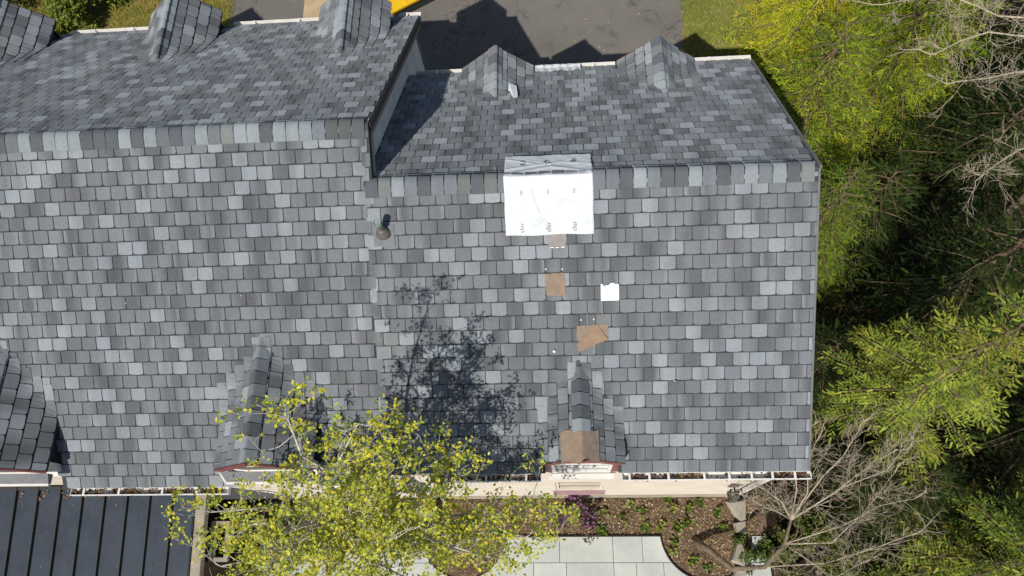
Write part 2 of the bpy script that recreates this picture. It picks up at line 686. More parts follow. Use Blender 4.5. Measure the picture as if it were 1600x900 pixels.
# dormer table: x, ridge z, half width, side(+1 front / -1 back), tip y
DORM = [
    dict(x=-6.10, z=1.16, hw=0.74, s=1, y=0.04, pent=True),
    dict(x=-2.03, z=1.14, hw=0.74, s=1, y=0.04, pent=True),
    dict(x=2.63, z=0.89, hw=0.62, s=1, y=0.083, pent=False),
    dict(x=-8.02, z=1.10, hw=0.70, s=-1, y=YBL + 0.02, left=True),
    dict(x=-4.66, z=1.10, hw=0.70, s=-1, y=YBL + 0.02, left=True),
    dict(x=-1.32, z=1.13, hw=0.68, s=-1, y=YBL - 0.06, left=True),
    dict(x=1.34, z=0.74, hw=0.66, s=-1, y=YBR + 0.04, left=False),
    dict(x=4.20, z=0.80, hw=0.68, s=-1, y=YBR + 0.02, left=False),
]
PD = R(41)


def main_z(x, y, side, left=False):
    if side == 1:
        return y * SA / CA
    return ZB + ((YBL if left else YBR) - y) * SB / CB


def under_dormer(P, side, left=None):
    for d in DORM:
        if d['s'] != side or (side == -1 and d['left'] != left):
            continue
        dx = abs(P[0] - d['x'])
        if dx > d['hw'] - 0.06:
            continue
        if d['z'] - dx * math.tan(PD) > P[2] + 0.05:
            return True
    return False


# roof decks
s_fl = slab(F_FRONT, XW, XL, DL, LL, 0.12, 'roof_slope', M_DECK, house, [(-6.76, -5.44, 0.42), (-2.69, -1.37, 0.42)])
s_flx = slab(F_FRONT, XL, XO, LR + 0.012, LL, 0.12, 'roof_slope', M_DECK, house)
s_fr = slab(F_FRONT, XL + 0.002, XR, 0.0, LR, 0.12, 'roof_slope', M_DECK, house, [(2.09, 3.17, 0.36)])
s_br = slab(F_BR, -XR, -XL, 0.0, LBR, 0.12, 'roof_slope', M_DECK, house)
s_bl = slab(F_BL, -XO, -XW, 0.0, LBL, 0.12, 'roof_slope', M_DECK, house)

FELT_HOLES = [(2.615, 3.035, 2.02, 2.24)]


def keep_fl(P, k):
    return not under_dormer(P, 1)


def keep_fr(P, k):
    return not under_dormer(P, 1)


cand = []
t_fl = tabs_for(F_FRONT, XW, XL - 0.004, DL, LL - 0.02, keep_fl, 11, 0.16)
t_flx = tabs_for(F_FRONT, XL + 0.004, XO, LR + 0.03, LL - 0.02, lambda P, k: True, 15)
t_fr = tabs_for(F_FRONT, XL + 0.004, XR, 0.0, LR - 0.02, keep_fr, 12)
t_br = tabs_for(F_BR, -XR, -XL, 0.0, LBR - 0.02, lambda P, k: not under_dormer(P, -1, False), 13)
t_bl = tabs_for(F_BL, -XO, -XW, 0.0, LBL - 0.02, lambda P, k: not under_dormer(P, -1, True), 14)

# the 300 tabs that show largest become parts of their own
for tb in t_fr + t_fl:
    if not tb[4]:
        continue
    P = F_FRONT.p(tb[0] + T / 2, tb[1] + E / 2)
    x, y = proj(P)
    if not (8 < x < 1592 and 8 < y < 892):
        continue
    if 1.55 < P[0] < 2.95 and P[1] > 2.95:      # under the sheet over the ridge
        continue
    if tb[1] > (LR - 0.3 if P[0] > XL else LL - 0.3):
        continue
    d = CAM_C - P
    r_ = np.linalg.norm(d)
    cand.append((float(d @ F_FRONT.W) / r_ ** 3, tb, P[0] > XL))
cand.sort(key=lambda q: -q[0])
chosen = set(id(q[1]) for q in cand[:300])
for _, tb, right in cand[:300]:
    single_tab(F_FRONT, tb, s_fr if right else s_fl)
joined_tabs('shingle_field', F_FRONT, [q for q in t_fr if id(q) not in chosen], s_fr)
joined_tabs('shingle_field', F_FRONT, [q for q in t_fl if id(q) not in chosen], s_fl, 0.003)
joined_tabs('shingle_field', F_FRONT, t_flx, s_flx)
joined_tabs('shingle_field', F_BR, t_br, s_br)
joined_tabs('shingle_field', F_BL, t_bl, s_bl)


# ridge caps ------------------------------------------------------------------
def cap_mesh(leg, pf, pb, length, c, c2, r_=0.10):
    """bent cap; local x along the ridge, y across, z up; the left end stands proud"""
    prof = []
    tl = r_ * math.tan((pf + pb) / 4)
    for s_ in (leg, leg * .72, leg * .45):
        prof.append((-s_ * math.cos(pf), -s_ * math.sin(pf)))
    cy, cz = -tl * math.cos(pf) + r_ * math.sin(pf), -tl * math.sin(pf) - r_ * math.cos(pf)
    for i in range(7):
        a = pf - (pf + pb) * i / 6
        prof.append((cy - r_ * math.sin(a), cz + r_ * math.cos(a)))
    for s_ in (leg * .45, leg * .72, leg):
        prof.append((s_ * math.cos(pb), -s_ * math.sin(pb)))
    V, C = [], []
    m_ = len(prof)
    for x, hz in ((0.0, 0.016), (length * 0.5, 0.012), (length, 0.007)):
        for j, (y, z) in enumerate(prof):
            V.append((x + (0.007 * math.sin(j / (m_ - 1) * math.pi) if x == 0 else 0), y, z + hz + .012))
            f = j / (m_ - 1)
            C.append(c * (1 - f) + c2 * f)
    for j, (y, z) in enumerate(prof):
        V.append((0.007 * math.sin(j / (m_ - 1) * math.pi), y, z + 0.004)); C.append(c * 0.6)
    Fq = []
    for q_ in range(2):
        for j in range(m_ - 1):
            Fq.append((q_ * m_ + j, (q_ + 1) * m_ + j, (q_ + 1) * m_ + j + 1, q_ * m_ + j + 1))
    for j in range(m_ - 1):
        Fq.append((3 * m_ + j, j, j + 1, 3 * m_ + j + 1))
    for e in (0, m_ - 1):
        k = len(V)
        V += [(0, prof[e][0], prof[e][1] + .004), (length, prof[e][0], prof[e][1] + .004)]
        C += [c * .7, c * .7]
        Fq.append((k, e, 2 * m_ + e, k + 1) if e == 0 else (k, k + 1, 2 * m_ + e, e))
    return np.array(V), np.array(Fq), np.array(C)


def cap_bed(leg, pf, pb, x0, x1):
    """dark starter strip below the caps, local frame as for a cap"""
    b = MB()
    prof = [(-leg * math.cos(pf), -leg * math.sin(pf)), (-.05 * math.cos(pf), -.05 * math.sin(pf)), (0, -.010), (.05 * math.cos(pb), -.05 * math.sin(pb)), (leg * math.cos(pb), -leg * math.sin(pb))]
    V = [(x, y, z + .009) for x in (x0, x1) for y, z in prof]
    b.add(V, [(j, 5 + j, 6 + j, j + 1) for j in range(4)])
    return b


def cap_variants(leg, pf, pb, n, length=0.177, r_=0.10):
    out = []
    for i in range(n):
        k = [0, 3, 1, 0, 2, 3][i % 6]
        c = tone(k) * (0.98 if k == 0 else 0.92)
        c2 = c * random.uniform(.85, 1.05)
        v, f, cc = cap_mesh(leg, pf, pb, length, c, c2, r_)
        me = np_mesh('ridge_cap', v, f[:, ::-1], M_SH, cc)
        out.append(me)
    return out


CAPS = cap_variants(0.205, A_, AB, 24)
rg = cap_bed(0.20, A_, AB, XW, XO)
rg.v = [(x, y + YL, z + ZL) for x, y, z in rg.v]
rg = rg.build('ridge', M_DECK, house)
rg2 = cap_bed(0.20, A_, AB, XL + .03, XR)
rg2.v = [(x, y + YR, z + ZR) for x, y, z in rg2.v]
rg2 = rg2.build('ridge', M_DECK, house)


def run_caps(x0, x1, y, z, parent):
    x = x0
    while x < x1 - 0.08:
        ob = bpy.data.objects.new('ridge_cap', random.choice(CAPS))
        col.objects.link(ob)
        ob.parent = parent
        L = min(1.0, (x1 - x) / 0.2)
        ob.matrix_basis = Matrix.Translation((x, y + random.uniform(-.004, .004), z + 0.004)) @ Matrix.Rotation(random.uniform(-.012, .012), 4, 'Z') @ Matrix.Diagonal((L, 1, 1, 1))
        x += 0.187


run_caps(XW, XO, YL, ZL, rg)
run_caps(XL + 0.03, XR, YR, ZR, rg2)


# walls ------------------------------------------------------------------------
def wall_grid(b, x0, x1, z0, z1, y, openings, depth=0.12):
    xs = sorted({x0, x1, *[q for o in openings for q in o[:2]]})
    zs = sorted({z0, z1, *[q for o in openings for q in o[2:]]})
    for i in range(len(xs) - 1):
        for j in range(len(zs) - 1):
            cx, cz = (xs[i] + xs[i + 1]) / 2, (zs[j] + zs[j + 1]) / 2
            if any(o[0] < cx < o[1] and o[2] < cz < o[3] for o in openings):
                continue
            b.add([(xs[i], y, zs[j]), (xs[i + 1], y, zs[j]), (xs[i + 1], y, zs[j + 1]), (xs[i], y, zs[j + 1])], [(0, 1, 2, 3)])
    for a, c, d, e in openings:
        b.add([(a, y, d), (c, y, d), (c, y + depth, d), (a, y + depth, d)], [(0, 1, 2, 3)])
        b.add([(a, y, e), (c, y, e), (c, y + depth, e), (a, y + depth, e)], [(3, 2, 1, 0)])
        b.add([(a, y, d), (a, y + depth, d), (a, y + depth, e), (a, y, e)], [(0, 1, 2, 3)])
        b.add([(c, y, d), (c, y + depth, d), (c, y + depth, e), (c, y, e)], [(3, 2, 1, 0)])


YF = 0.10
XE = 5.76
LOWIN = (2.20, 3.06, -3.25, -1.95)
UPWIN = (2.18, 3.08, -0.62, 0.28)
OPEN = [LOWIN, UPWIN]
b = MB()
wall_grid(b, 2.05, 3.21, G, -0.63, YF, [LOWIN])
wall_grid(b, XW, 2.05, G, -0.06, YF, [])
wall_grid(b, 3.21, XE, G, -0.06, YF, [])
b.add([(XE, YF, G), (XE, YBR - 0.15, G), (XE, YBR - 0.15, 0), (XE, YR, ZR - 0.15), (XE, YF, 0)], [(0, 1, 2, 3, 4)])
fw = b.build('wall', M_WALL, house)
b = MB()
gx = -0.335
b.prism3([(gx, YF + .05, G), (gx, YBL - 0.16, G), (gx, YBL - 0.16, 0.02), (gx, YL, ZL - 0.135), (gx, YF + .05, -0.06)], (-0.18, 0, 0))
b.build('gable_wall', M_STUCCO, house)
b = MB()
b.box(XW, gx - 0.185, YBL - 0.36, YBL - 0.16, G, -0.02)
b.box(gx + 0.002, XE, YBR - 0.36, YBR - 0.16, G, -0.02)
b.build('back_wall', M_STUCCO, house)
# corner board of the gable wall, plinth course at the foot of the front wall
MB().box(gx - 0.10, gx + 0.018, YBL - 0.19, YBL - 0.13, G, 0.0).build('corner_board', M_BROWN, house)
MB().box(3.25, XE + 0.02, YF - 0.03, YF - 0.002, G, G + 0.28).build('plinth', M_TAN, house)
MB().box(XL + .3, 3.245, YF - 0.03, YF - 0.002, G, G + 0.28).build('plinth', M_TAN, house)
# rake boards
b = MB()
W_ = F_BL.W
b.obox(F_BL.p(-XO + 0.012, 0.0, -0.125), (0.035, 0, 0), F_BL.V * (LBL - 0.03), F_BL.W * 0.118)
b.build('rake_edge', M_DARK, house)
b = MB()
b.obox(F_BL.p(-XO + 0.045, 0.02, -0.225), (0.05, 0, 0), F_BL.V * (LBL - 0.12), F_BL.W * 0.095)
b.build('rake_board', M_BROWN, house)
b = MB()
b.obox(F_FRONT.p(XO - 0.045, LR + 0.05, -0.26), (0.045, 0, 0), F_FRONT.V * (LL - LR - 0.12), F_FRONT.W * 0.135)
b.build('rake_board', M_TAN, house)
b = MB()
b.obox(F_FRONT.p(XR - 0.002, 0.0, -0.16), (0.03, 0, 0), F_FRONT.V * (LR - 0.02), F_FRONT.W * 0.163)
b.build('rake_board', M_GREY, house)
b = MB()
b.obox(F_BR.p(-XR - 0.028, 0.0, -0.16), (0.03, 0, 0), F_BR.V * (LBR - 0.04), F_BR.W * 0.163)
b.build('rake_board', M_GREY, house)


# windows of the small front dormer
def window(parent, o, y, frame_mat, sill_mat, sill_h=0.07):
    a, c, d, e = o
    w = 0.055
    fr = MB()
    fr.box(a, a + w, y + 0.02, y + 0.09, d, e).box(c - w, c, y + 0.02, y + 0.09, d, e)
    fr.box(a + w, c - w, y + 0.02, y + 0.09, d, d + w).box(a + w, c - w, y + 0.02, y + 0.09, e - w, e)
    mid = (d + e) / 2
    fr.box(a + w, c - w, y + 0.035, y + 0.085, mid - 0.02, mid + 0.02)
    f = fr.build('window', frame_mat, parent)
    MB().box(a + w, c - w, y + 0.06, y + 0.066, d + w, e - w).build('pane', M_GLASS, f)
    MB().box(a - 0.06, c + 0.06, y - 0.075, y - 0.003, d - sill_h, d - 0.004).build('sill', sill_mat, f)
    return f


window(house, LOWIN, YF, M_WALL, simple_mat('mauve_sill', (0.36, 0.22, 0.24), 0.6, 0.3, 0.2, 6, 60, 0.1), 0.06)


# dormers ------------------------------------------------------------------------
DCAP = cap_variants(0.17, PD, PD, 10, 0.177, 0.05)
DVAR = list(range(NV))


def flare(P, s, left, lift):
    # the dormer courses sweep up into the main slope: smooth maximum of both surfaces
    mz = main_z(P[0], P[1], s, left) + 0.012
    k_ = 0.06
    h_ = max(k_ - abs(P[2] - mz), 0.0) / k_
    z_ = max(P[2], mz) + h_ * h_ * k_ * 0.25
    return np.array([P[0], P[1], z_ + lift])


def flared_tab(fr, tab, parent, s, left):
    u, v, su, i, full, sv, tc = tab
    tv, tf, _ = VARS[i]
    q = tv * np.array([su, sv, 1]) + np.array([u, v, 0])
    P = fr.O + q[:, :1] * fr.U + q[:, 1:2] * fr.V
    V = np.array([flare(p_, s, left, 0.0) + fr.W * (w_ + .002) for p_, w_ in zip(P, q[:, 2])])
    return link('dormer_shingle', np_mesh('dormer_shingle', V, tf, M_SH, tc), parent)


def dormer(d, idx):
    x, z, hw, s = d['x'], d['z'], d['hw'], d['s']
    left = d.get('left', False)
    tip = d['y']
    ze = z - hw * math.tan(PD)
    # how far the ridge runs back into the roof
    if s == 1:
        yend = z * CA / SA + 0.02
    else:
        yend = (YBL if left else YBR) - (z - ZB) * CB / SB - 0.02
    L = abs(yend - tip)
    cp, sp = math.cos(PD), math.sin(PD)
    sl = hw / cp
    # roof body: closed gable prism
    th = 0.09
    prof = [(x - hw, ze), (x, z), (x + hw, ze), (x + hw - 0.03, ze - th), (x, z - th * 1.35), (x - hw + 0.03, ze - th)]
    b = MB()
    b.prism3([(px, tip, pz) for px, pz in prof], (0, (yend - tip), 0))
    root = b.build('dormer', M_DECK, house)
    # shingles, courses parallel to the dormer eaves
    y0, y1 = min(tip, yend), max(tip, yend)
    frames = [Frame((x - hw, 0, ze), (0, -1, 0), (cp, 0, sp)), Frame((x + hw, 0, ze), (0, 1, 0), (-cp, 0, sp))]
    FL = 1.05 if s == 1 else 0.75
    for fi, fr in enumerate(frames):
        u0, u1 = (-y1, -y0) if fi == 0 else (y0, y1)

        def keep(P, k):
            return (P[1] - yend) * s < -FL * abs(P[0] - x) + .04
        tabs = tabs_for(fr, u0, u1, 0.0, sl - 0.02, keep, 100 + idx * 2 + fi)
        for tb in tabs:
            flared_tab(fr, tb, root, s, left)
        # deck of the same flared surface below the tabs
        nu, nv = 44, 26
        V, Fq = [], []
        for j in range(nv + 1):
            for i in range(nu + 1):
                P = fr.p(u0 + (u1 - u0) * i / nu, sl * j / nv, 0)
                V.append(flare(P, s, left, 0.0))
        for j in range(nv):
            for i in range(nu):
                q = j * (nu + 1) + i
                if (V[q][1] - yend) * s > -FL * abs(V[q][0] - x) - .05 or (V[q + nu + 2][1] - yend) * s > -FL * abs(V[q + nu + 2][0] - x) - .05:
                    continue
                Fq.append((q, q + 1, q + nu + 2, q + nu + 1))
        link('dormer_deck', np_mesh('dormer_deck', np.array(V), np.array(Fq), M_DECK), root)
    # caps along the dormer ridge
    y = tip
    step = 0.187 * (1 if s == 1 else -1)
    n = int(L / 0.187) + 1
    skip = 2 if (s == 1 and not d['pent']) else 0
    for i in range(n):
        if i < skip:
            continue
        ob = bpy.data.objects.new('ridge_cap', DCAP[(idx * 3 + i * 7) % 10])
        col.objects.link(ob)
        ob.parent = root
        yy = tip + i * step
        rot = Matrix.Rotation(R(90 if s == 1 else -90), 4, 'Z')
        ob.matrix_basis = Matrix.Translation((x, yy, z + 0.010)) @ rot @ Matrix.Rotation(random.uniform(-.015, .015), 4, 'Z')
    # cheeks (side walls) and gable face
    face = YF if s == 1 else tip - 0.14
    bck = 1.5 if s == 1 else -1.5
    for sx in (-1, 1):
        cb = MB()
        xa = x + sx * (hw - 0.10)
        cb.box(xa - 0.03, xa + 0.03, min(face + 0.004 * s, face + bck), max(face + 0.004 * s, face + bck), -0.06, ze + 0.02)
        cb.build('dormer_cheek', M_CHEEK, root)
    if s == 1 and d['pent']:
        MB().prism3([(x - hw + .06, face - 0.003, -0.5), (x + hw - .06, face - 0.003, -0.5), (x + hw - .06, face - 0.003, ze - .02), (x, face - 0.003, z - 0.14), (x - hw + .06, face - 0.003, ze - .02)], (0, 0.10, 0)).build('gable_face', M_STUCCO, root)
        # maroon rake boards under the shingle edge, grey ledge and white gutter of the pediment
        for fi, fr in enumerate(frames):
            b = MB()
            yy = tip - 0.022
            uu = -yy if fi == 0 else yy
            b.obox(fr.p(uu, -0.02, -0.13), fr.U * 0.02 * (-1 if fi == 0 else 1), fr.V * (sl - 0.02), fr.W * 0.125)
            b.build('rake_board', M_MAROON, root)
        b = MB()
        b.add([(x - hw + .04, tip - .02, ze - .09), (x + hw - .02, tip - .02, ze - .09), (x + hw - .02, -0.12, ze - .15), (x - hw + .14, -0.12, ze - .15),
               (x - hw + .04, tip - .02, ze - .21), (x + hw - .02, tip - .02, ze - .21), (x + hw - .02, -0.12, ze - .21), (x - hw + .14, -0.12, ze - .21)],
              [(0, 3, 2, 1), (4, 5, 6, 7), (0, 4, 7, 3), (3, 7, 6, 2), (2, 6, 5, 1), (1, 5, 4, 0)])
        b.build('pediment_ledge', M_BOOT, root)
        b = MB()
        b.obox((x - hw + .14, -0.155, ze - .20), (2 * hw - .16, 0, 0), (0, 0.033, 0), (0, 0, 0.05))
        b.obox((x - hw + .04, tip - .02, ze - .20), (.10, -.10 - tip, 0), (-.03, -0.012, 0), (0, 0, 0.05))
        b.build('pediment_gutter', M_WHITE, root)
    elif s == 1:
        # rake boards of the small dormer
        for fi, fr in enumerate(frames):
            b = MB()
            yy = 0.092
            uu = -yy if fi == 0 else yy
            b.obox(fr.p(uu, 0.0, -0.17), fr.U * 0.016 * (1 if fi == 0 else -1), fr.V * (sl - 0.015), fr.W * 0.165)
            b.build('rake_board', M_MAROON, root)
        b = MB()
        wall_grid(b, 2.06, 3.20, -0.628, 0.32, YF, [UPWIN])
        b.add([(2.06, YF, 0.32), (3.20, YF, 0.32), (2.63, YF, 0.82)], [(0, 1, 2)])
        b.build('gable_face', M_MAROON, root)
        window(root, UPWIN, YF - .035, M_WHITE, M_WHITE, 0.045)
        # exposed felt over the ridge where the caps are missing
        nx, ny = 14, 8
        V, Fq = [], []
        for j in range(ny + 1):
            yy = tip - 0.03 + 0.44 * j / ny
            for i in range(nx + 1):
                t_ = -1 + 2 * i / nx
                ww = 0.30 if t_ < 0 else 0.24
                px = t_ * ww
                pz = z - abs(px) * math.tan(PD) + 0.030 + 0.012 * math.exp(-(px / .05) ** 2) + random.uniform(-.003, .003)
                if abs(px) < 0.05:
                    pz -= 0.016 * (1 - abs(px) / 0.05)
                V.append((x + px + random.uniform(-.004, .004), yy + (0.03 * math.sin(i * .9) if j in (0, ny) else 0) + .02 * t_, pz))
        for j in range(ny):
            for i in range(nx):
                q = j * (nx + 1) + i
                Fq.append((q, q + 1, q + nx + 2, q + nx + 1))
        me = np_mesh('felt_cap', np.array(V), np.array(Fq), M_FELT)
        link('felt_cap', me, root)
    else:
        MB().prism3([(x - hw + .07, face, -0.5), (x + hw - .07, face, -0.5), (x + hw - .07, face, ze - .02), (x, face, z - 0.14), (x - hw + .07, face, ze - .02)], (0, -0.08, 0)).build('gable_face', M_STUCCO, root)
        for fi, fr in enumerate(frames):
            b = MB()
            yy = tip + 0.02
            uu = -yy if fi == 0 else yy
            b.obox(fr.p(uu, 0.0, -0.13), fr.U * 0.018 * (1 if fi == 0 else -1), fr.V * (sl - 0.015), fr.W * 0.125)
            b.build('rake_board', M_MAROON, root)
    return root


DOBJ = [dormer(d, i) for i, d in enumerate(DORM)]


# gutters --------------------------------------------------------------------
def gutter(x0, x1, y, z, sgn, hangers, drop=0.0):
    """open channel; y is the roof edge, sgn -1 front, +1 back"""
    b = MB()
    w, h = 0.115, 0.095
    y1 = y + sgn * w
    lo, hi = min(y, y1), max(y, y1)
    b.box(x0, x1, lo, hi, z - h, z - h + 0.006)
    yi = y1 - sgn * 0.012
    b.box(x0, x1, min(y1, yi), max(y1, yi), z - h + 0.0062, z)
    yb = y + sgn * 0.008
    b.box(x0, x1, min(y, yb), max(y, yb), z - h + 0.0062, z - 0.012)
    for xx in (x0, x1):
        b.box(min(xx, xx + (0.008 if xx == x0 else -0.008)), max(xx, xx + (0.008 if xx == x0 else -0.008)), lo + 0.0125, hi - 0.0125, z - h + 0.0064, z - 0.004)
    g = b.build('gutter', M_WHITE, house)
    for xx in hangers:
        MB().box(xx - 0.016, xx + 0.016, lo + 0.0125, hi - 0.0005, z - 0.004, z + 0.007).build('gutter_hanger', M_WHITE, g)
    return g


gy = 0.0
gutter(3.22, XR + 0.05, 0.006, -0.035, -1, [3.33, 3.62, 3.90, 4.42, 4.78, 5.10, 5.40, 5.72])
gutter(0.35, 2.02, 0.006, -0.035, -1, [0.6, 1.2, 1.8])
yl0 = DL * CA
zl0 = DL * SA
gutter(-1.25, 0.34, yl0 + 0.006, zl0 - 0.035, -1, [-.9, -.3, .2])
gutter(-5.34, -2.80, yl0 + 0.006, zl0 - 0.035, -1, [-5.12, -4.55, -3.85, -3.30])
gutter(-0.60, XO + 0.03, YBL - 0.002, ZB - 0.02, 1, [-.45])
gutter(-3.92, -2.02, YBL - 0.002, ZB - 0.02, 1, [-3.5, -2.6])
gutter(-7.28, -5.38, YBL - 0.002, ZB - 0.02, 1, [-6.8, -6.])
gutter(4.92, XR + 0.04, YBR - 0.002, ZB - 0.02, 1, [5.2, 5.55])
gutter(XL + 0.13, 0.66, YBR - 0.002, ZB - 0.02, 1, [0.2])
gutter(2.04, 3.50, YBR - 0.002, ZB - 0.02, 1, [2.4, 3.1])

# downspout at the right corner
b = MB()
b.obox((5.60, 0.012, G + 0.02), (0.075, 0, 0), (0, 0.06, 0), (0, 0, -G - 0.25))
b.obox((5.60, 0.010, -0.25), (0.075, 0, 0), (0, 0.06, 0), (0.02, -0.055, 0.115))
b.build('downspout', M_WHITE, house)

# vent pipe --------------------------------------------------------------------
vb = np.array([-0.095, 3.11, 3.11 * SA / CA])
b = MB()
b.obox(F_FRONT.p(-0.24, vb[1] / CA - 0.19, 0.0165), F_FRONT.U * 0.30, F_FRONT.V * 0.30, F_FRONT.W * 0.004)
vp = b.build('vent_pipe', M_BOOT, house)
ax = np.array([-0.02, 0.02, 1.0])
b = MB()
ring = []
for h, r_ in ((0.0, 0.115), (0.03, 0.105), (0.075, 0.075), (0.11, 0.062), (0.125, 0.052)):
    ring.append((vb + ax * h + F_FRONT.W * 0.0, r_))
b.tube([q for q, _ in ring], [r_ for _, r_ in ring], 20)
b.build('pipe_boot', M_LEAD, vp, True)
b = MB()
b.tube([vb + ax * 0.0, vb + ax * 0.33], 0.047, 20, cap=False)
b.build('pipe', M_LEAD, vp, True)
b = MB()
tp = vb + ax * 0.33
b.tube([tp + ax * -0.05, tp + ax * 0.012], [0.053, 0.053], 20, cap=False)
b.tube([tp + ax * 0.012, tp + ax * -0.06], [0.0525, 0.042], 20, cap=False)
b.tube([tp + ax * 0.002, tp + ax * 0.005], 0.047, 20)
b.build('pipe_collar', M_MINT, vp, False)

# exposed underlayment patches -----------------------------------------------------


def patch(name, pts, w, mat, parent, th=0.004, seg=7, jit=0.006):
    """quad patch on the front slope with slightly ragged, rippled surface"""
    p0, p1, p2, p3 = [np.array(q, float) for q in pts]
    V, Fq = [], []
    for j in range(seg + 1):
        for i in range(seg + 1):
            a, c = i / seg, j / seg
            q = (p0 * (1 - a) + p1 * a) * (1 - c) + (p3 * (1 - a) + p2 * a) * c
            edge = i in (0, seg) or j in (0, seg)
            ww = w[0] * (1 - c) + w[1] * c if isinstance(w, tuple) else w
            ww += random.uniform(-0.0015, 0.0015)
            if edge:
                q = q + np.array([random.uniform(-jit, jit), random.uniform(-jit, jit)])
            V.append(F_FRONT.p(q[0], q[1], ww))
    n = len(V)
    V += [q - F_FRONT.W * th for q in V]
    for j in range(seg):
        for i in range(seg):
            q = j * (seg + 1) + i
            Fq.append((q, q + 1, q + seg + 2, q + seg + 1))
            Fq.append((n + q, n + q + seg + 1, n + q + seg + 2, n + q + 1))
    rim = [i for i in range(seg)] + [seg + j * (seg + 1) for j in range(seg)] + [n - 1 - i for i in range(seg)] + [(seg - j) * (seg + 1) for j in range(seg)]
    for k in range(len(rim)):
        a_, b_ = rim[k], rim[(k + 1) % len(rim)]
        Fq.append((a_, a_ + n, b_ + n, b_))
    return link(name, np_mesh(name, np.array(V), np.array(Fq), mat), parent)


pa = patch('underlayment_patch', [(2.19, 2.70), (2.465, 2.69), (2.445, 3.02), (2.165, 3.01)], 0.021, M_FELT, s_fr)
patch('underlayment_patch', [(2.245, 3.39), (2.485, 3.39), (2.49, 3.62), (2.25, 3.62)], 0.0215, M_FELT3, s_fr)
for k_ in range(3):
    MB().obox(F_FRONT.p(2.262 + k_ * 0.074, 3.375, 0.020), F_FRONT.U * 0.05, F_FRONT.V * 0.012, F_FRONT.W * 0.006).build('shingle_edge', M_PAPER, s_fr)
patch('underlayment_patch', [(2.605, 2.02), (3.055, 2.02), (3.05, 2.265), (2.60, 2.245)], 0.019, M_FELT, s_fr)
patch('underlayment_flap', [(2.62, 1.865), (3.045, 2.045), (2.90, 2.255), (2.60, 1.985)], (0.045, 0.026), M_FELT2, s_fr)
for xx in (2.75, 2.97):
    MB().obox(F_FRONT.p(xx, 2.245, 0.0155), F_FRONT.U * 0.014, F_FRONT.V * 0.21, F_FRONT.W * 0.003).build('felt_strip', M_FELT, s_fr)
# loose white sheet with a torn top edge
b = MB()
prof = [(2.955, 2.60), (3.21, 2.60), (3.21, 2.835), (3.15, 2.84), (3.13, 2.855), (3.085, 2.85), (3.075, 2.825), (2.99, 2.815), (2.985, 2.84), (2.955, 2.842)]
b.prism3([F_FRONT.p(u, v, 0.018 + 0.012 * (v - 2.6)) for u, v in prof], F_FRONT.W * 0.003)
tag(b.build('paper_sheet', M_PAPER), 'small square white sheet with torn upper edge lying on the grey shingles', 'sheet')
# roofing nails and scraps
scr = [((866, 548), 'small white ball-like scrap with dark tail below the brown patches', 0.030)]
for (px, py), lab, sz in scr:
    d = ray(px, py)
    t_ = -(F_FRONT.W @ CAM_C) / (F_FRONT.W @ d)
    q = CAM_C + t_ * d + F_FRONT.W * 0.03
    bb = MB()
    ring = [(q + F_FRONT.W * (sz * .9 * math.sin(a)), sz * .75 * math.cos(a) + .001) for a in np.linspace(-1.4, 1.4, 7)]
    bb.tube([r_[0] for r_ in ring], [r_[1] for r_ in ring], 10)
    tag(bb.build('paper_scrap', M_PAPER, None, True), 'small round white scrap on the shingles below the brown patches', 'scrap')
for i, (u, v) in enumerate([(2.19, 3.075), (2.42, 3.07), (2.665, 2.33), (2.85, 2.335)]):
    q = F_FRONT.p(u, v, 0.012)
    MB().tube([q, q + F_FRONT.W * 0.008], 0.011, 8).build('roofing_nail', M_PAPER, s_fr)
for i in range(9):
    u, v = random.uniform(-5, 5.5), random.uniform(0.8, 3.2)
    if under_dormer(F_FRONT.p(u, v), 1):
        continue
    q = F_FRONT.p(u, v, 0.014)
    a = random.uniform(0, 3)
    b = MB().obox(q, (0.03 * math.cos(a)) * F_FRONT.U + 0.03 * math.sin(a) * F_FRONT.V, 0.008 * F_FRONT.V, 0.004 * F_FRONT.W)
    b.build('roofing_nail', M_PAPER, s_fr if u > XL else s_fl)

# tarp over the ridge -----------------------------------------------------------------


def tarp_point(x, s, w):
    """s: distance along the roof from the ridge, negative on the front"""
    if s < 0:
        base = np.array([x, YR + s * CA, ZR + s * SA]); nrm = F_FRONT.W
    else:
        base = np.array([x, YR + s * CB, ZR - s * SB]); nrm = F_BR.W
    k = math.exp(-(s / 0.10) ** 2)
    nrm = nrm * (1 - k) + np.array([0, 0, 1.0]) * k
    return base + nrm * (w + 0.02 * (1 - k) + 0.03 * k)


TX0, TX1, TS0, TS1 = 1.645, 2.875, -0.80, 0.60


_rc = random.Random(77)
CREASES = [(_rc.uniform(1.7, 2.85), _rc.uniform(-.78, .5), _rc.uniform(-.5, 1.2), _rc.uniform(.12, .4), _rc.uniform(.005, .012)) for _ in range(16)]


